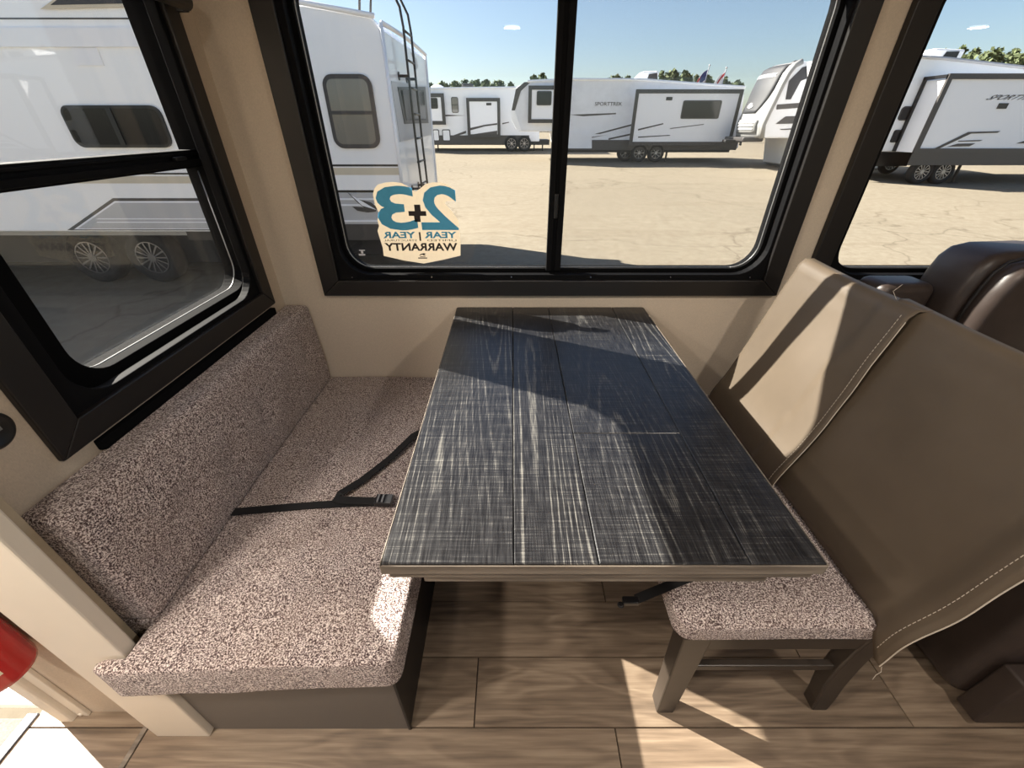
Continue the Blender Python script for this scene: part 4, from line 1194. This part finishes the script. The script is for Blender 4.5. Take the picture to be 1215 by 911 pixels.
for k in range(5):
    ang = math.radians(30 + 30 * k)
    m = MB(); m.add([capP(.66 - da, .5 - db, .12) for db, da in ((0, 0), (.07 * math.cos(ang) - .02 * math.sin(ang), .05 * math.sin(ang) + .012 * math.cos(ang)), (.12 * math.cos(ang), .08 * math.sin(ang)), (.07 * math.cos(ang) + .02 * math.sin(ang), .05 * math.sin(ang) - .012 * math.cos(ang)))], [(0, 1, 2, 3)])
    m.build('emblem_leaf', MAT['rv_white'], CF, recalc=False)
m = MB(); a = onY(885, 167, CYD); b = onY(911, 163, CYD); m.box(a[0], b[0], CYD + .3, CYD + 2.2, a[1] - .05, b[1]); m.build('pin_box', MAT['rv_charcoal'], CF, bev=.05)
m = MB(); m.box(onY(873, 167, CYD)[0], onY(893, 167, CYD)[0], CYD + 1.0, CYD + 1.4, onY(880, 170, CYD)[1], onY(880, 166.5, CYD)[1]); m.build('hitch', MAT['under_frame'], CF, bev=.03)
m = MB(); m.prism(PY([(940, 164), (1060, 164), (1060, 200), (944, 200), (936, 196)], CYD), 'y', CYD + .05, CYD + 2.3); lf = m.build('front_bay', MAT['rv_white'], CF, bev=.04)
x0, z1 = onY(948, 174, CYD); x1, z0 = onY(966, 196, CYD); frameY(lf, 'bay_door', x0, z0, x1, z1, CYD + .05, .03, .05, 'rv_charcoal', .1)
m = MB(); m.lathe([(.22, 0), (.2, .1), (.1, .14)], (onY(962, 72, CYD)[0], CYD + 1, onY(943, 73, CYD)[1]), 'z', 12); m.build('roof_vent', MAT['rv_dark'], CF)
for u in (985, 1002): x, z = onY(u, 190, CYD); wheel(CF, x, CYD - .02, gC + .42, .42, 8)

# ---------------------------------------------------------------- white fifth wheel with deep slide-out at the right
DY = 16.7; gD = gz(DY); DS = DY - .02
DF = thing('fifth_wheel', (20, DY + 1.5, gD), 'white fifth wheel with deep charcoal framed slide-out and roof air unit', 'camper')
m = MB(); m.prism(PY([(1010, 62), (1125, 70), (1300, 90), (1300, 182), (1010, 180)], DY + .9), 'y', DY + .9, DY + 3.4); m.build('body', MAT['rv_white'], DF, bev=.05)
m = MB(); m.tube([(onY(u, v, DY + .88)[0], DY + .88, onY(u, v, DY + .88)[1]) for u, v in ((1010, 61.5), (1125, 69.5), (1300, 89.5))], .05, 6); m.build('roof_rail', MAT['rv_silver'], DF)
panelY(DF, 'lower_skirt', *onY(1010, 197, DY + .9), *onY(1082, 181, DY + .9), DY + .9, .04, 'rv_black')
winY(DF, 1071, 126, 1097, 143, DY + .9, .12, .04, frame='rv_dark')
winY(DF, 1061.5, 154, 1079, 169, DY + .9, .06, .03, frame='rv_black')
polyY(DF, 'graphic', [(1067, 178), (1070, 173), (1072, 172), (1069, 180)], DY + .9, .01, 'rv_charcoal')
x0, zt_ = onY(1127, 93.5, DY); x1, zb_ = onY(1330, 181, DY)
m = MB()
xl = onY(1099, 181, DY)[0]
m.box(x0 - .06, x1, DY, DY + .95, zb_, zt_); s = m.build('slide_out', MAT['rv_pale'], DF)
frameY(s, 'slide_frame', x0 - .10, zb_ - .02, x1, zt_ + .14, DY + .03, .08, .15, 'rv_charcoal')
m = MB(); m.box(x0 - .14, x0 - .06, DY + .80, DY + .98, zb_, zt_ + .1); m.box(x0 - .14, x0 - .06, DY, DY + .98, zt_ + .02, zt_ + .12); m.build('slide_seal', MAT['rv_black'], s)
panelY(s, 'lower_skirt', x0 - .1, onY(1127, 196, DY)[1], x1, zb_ + .02, DY, .03, 'rv_charcoal')
textY(s, 'SPORTTREK', 1171, 112.5, 1231, 118.5, DY, 'rv_charcoal', .012, .15)
panelY(s, 'vent', *onY(1182, 129, DY), *onY(1196.5, 122.5, DY), DY, .03, 'rv_black')
for q in ([(1101, 180), (1149, 156.5), (1187, 155.5), (1183, 157.5), (1152, 158.5), (1104, 181)], [(1124, 174), (1136, 170.5), (1157, 170), (1150, 173.5)], [(1137, 167), (1166, 166), (1162, 167.5), (1137, 168)], [(1206, 170), (1216, 167), (1240, 167), (1240, 170)]):
    polyY(s, 'graphic', q, DY - .01, .01, 'rv_charcoal')
m = MB(); m.prism(PY([(1098, 68), (1105, 58), (1140, 59.5), (1139, 62), (1134, 71)], DY + 1.6), 'y', DY + 1.4, DY + 2.3); m.build('roof_unit', MAT['rv_white'], DF, bev=.05)
polyY(DF, 'unit_grille', [(1116, 70), (1123, 61.5), (1138, 61), (1133, 71)], DY + 1.4, .03, 'rv_black')
for u, w_ in ((1091, 0), (1116, 0)):
    x, z = onY(u, 204, DY + .2); wheel(DF, x, DY + .1, gD + .41, .41, 12)
x, z = onY(1053, 200, DY + 3); wheel(DF, x, DY + 2.9, gz(DY + 2.9) + .41, .41, 12)
m = MB(); m.box(onY(1060, 190, DY)[0], onY(1300, 190, DY)[0], DY + 1.0, DY + 3.2, onY(1120, 196, DY)[1], onY(1120, 186, DY)[1]); m.build('chassis', MAT['under_frame'], DF)
m = MB(); a = onY(1140, 195, DY + .4); b = onY(1133, 210, DY + .4); m.tube([(a[0], DY + .4, a[1]), (b[0], DY + .4, gD + .02)], .05, 6); m.box(b[0] - .15, b[0] + .15, DY + .3, DY + .5, gD, gD + .03); m.build('stabilizer', MAT['under_frame'], DF)

# ---------------------------------------------------------------- trees on the far edge of the lot
def tree(u, v_top, Y, wpx, kind, seed, label):
    R = random.Random(seed)
    x, zt = onY(u, v_top, Y); zc = Y / 1.25; w = wpx / FPX * zc * 1.7
    base = gz(Y); h = zt - base
    t = thing('tree', (x, Y, base), label, 'tree', 'trees along the far edge of the lot')
    m = MB(); m.tube([(x, Y, base - .1), (x + .1 * R.uniform(-1, 1), Y, base + h * .45), (x, Y, base + h * .8)], [.16, .12, .05], 7); m.build('trunk', MAT['bark'], t)
    m = MB()
    blobs = []
    for i in range(16):
        a = R.uniform(0, 6.28); q = R.random() ** .6
        hz = R.uniform(.35, .88)
        rad = w * .5 * q * (1.05 - .75 * max(0, hz - .5) / .5)
        blobs.append((x + rad * math.cos(a), Y + rad * math.sin(a), base + h * hz, w * R.uniform(.15, .25)))
    blobs.append((x, Y, base + h * .93, w * .12))
    for bx, by, bz, br in blobs:
        for j in range(70):
            d = Vector((R.gauss(0, 1), R.gauss(0, 1), R.gauss(0, 1))).normalized() * br * R.uniform(.55, 1.1)
            p = Vector((bx, by, bz)) + d
            s = R.uniform(.12, .30) * (w / 6 + .5)
            e1 = Vector((R.gauss(0, 1), R.gauss(0, 1), R.gauss(0, 1))).normalized(); e2 = e1.cross(Vector((R.gauss(0, 1), R.gauss(0, 1), R.gauss(0, 1)))).normalized()
            m.add([p + e1 * s, p + e2 * s * .7, p - e1 * s, p - e2 * s * .7], [(0, 1, 2, 3)])
    m.build('crown', MAT[kind], t, recalc=False)
spots = [(524, 97, 62, 16), (540, 96.5, 66, 18), (552, 93.5, 76, 12), (566, 95, 64, 16), (578, 94, 60, 14), (592, 96.5, 66, 20), (606, 98, 62, 16), (634, 87, 58, 11), (644, 85, 60, 12),
         (512, 99, 84, 14), (733, 86.5, 66, 12), (745, 89, 64, 14), (786, 83, 58, 14), (800, 81, 56, 16), (814, 82.5, 58, 16), (840, 88, 62, 16), (860, 91, 66, 16), (876, 94, 62, 12), (722, 92, 66, 12), (827, 88, 84, 14),
         (1145, 53, 48, 20), (1160, 55, 50, 18), (1186, 54.5, 48, 22), (1206, 56, 50, 22), (1228, 54, 48, 24), (1172, 60, 76, 20), (1124, 55, 60, 14)]
def where(u):
    if u < 620: return 'beyond the white travel trailer'
    if u < 660: return 'above the nose of the grey fifth wheel'
    if u < 770: return 'beside the roof unit of the grey fifth wheel'
    if u < 890: return 'behind the two flags'
    return 'beyond the fifth wheel with the roof air unit'
for i, (u, v, Y, w) in enumerate(spots):
    k = 1 if (i % 3 == 1 or u > 1100) else 0
    tree(u, v, Y + (i % 3) * 8 - 4, w, 'leaf_pale' if k else 'leaf', 100 + i, ('pale' if k else 'dark') + ' green leafy tree ' + where(u))

# ---------------------------------------------------------------- two flags over the roofs
def flag(u_top, v_top, lean, label, paint):
    Y = 44.0 if u_top < 850 else 40.0; x, z = onY(u_top, v_top, Y); b = gz(Y)
    t = thing('flag', (x, Y, b), label, 'flag', None)
    m = MB(); m.tube([(x - lean, Y, b), (x, Y, z)], [.07, .04], 8); m.lathe([(.07, 0), (.09, .05), (.02, .1)], (x, Y, z), 'z', 10); m.build('pole', MAT['pole_grey'], t, smooth=True)
    L, Hh = 2.6, 1.5
    def P(a, c):                       # hanging, half furled
        return (x - .05 - L * a * .62, Y + .12 * math.sin(a * 9), z - .25 - Hh * c - L * a * .62 + .12 * math.sin(a * 7 + c * 2))
    paint(t, P)
def paint_stripes(t, P):
    for k in range(7):
        m = MB(); c0, c1 = k / 7, (k + 1) / 7
        m.grid(lambda a, b: P(a, c0 + (c1 - c0) * b), 10, 1); m.build('stripe', MAT['flag_red' if k % 2 == 0 else 'flag_white'], t, recalc=False, solid=.01)
    m = MB(); m.grid(lambda a, b: (P(a * .34, b * .5)[0], P(a * .34, b * .5)[1] - .02, P(a * .34, b * .5)[2]), 5, 2); m.build('canton', MAT['flag_blue'], t, recalc=False, solid=.01)
def paint_cross(t, P):
    m = MB(); m.grid(lambda a, b: P(a, b), 10, 4); m.build('field', MAT['flag_white'], t, recalc=False, solid=.01)
    m = MB()
    for s in (0, 1):
        m.grid(lambda a, b: (P(a, (a if s else 1 - a) * .84 + b * .16)[0], P(a, (a if s else 1 - a) * .84 + b * .16)[1] - .03, P(a, (a if s else 1 - a) * .84 + b * .16)[2]), 10, 1)
    m.build('saltire', MAT['flag_red'], t, recalc=False, solid=.01)
flag(842, 78, .6, 'striped red and white flag with blue corner on a pole behind the campers', paint_stripes)
flag(862, 81, .4, 'white flag with red diagonal cross on a pole behind the campers', paint_cross)
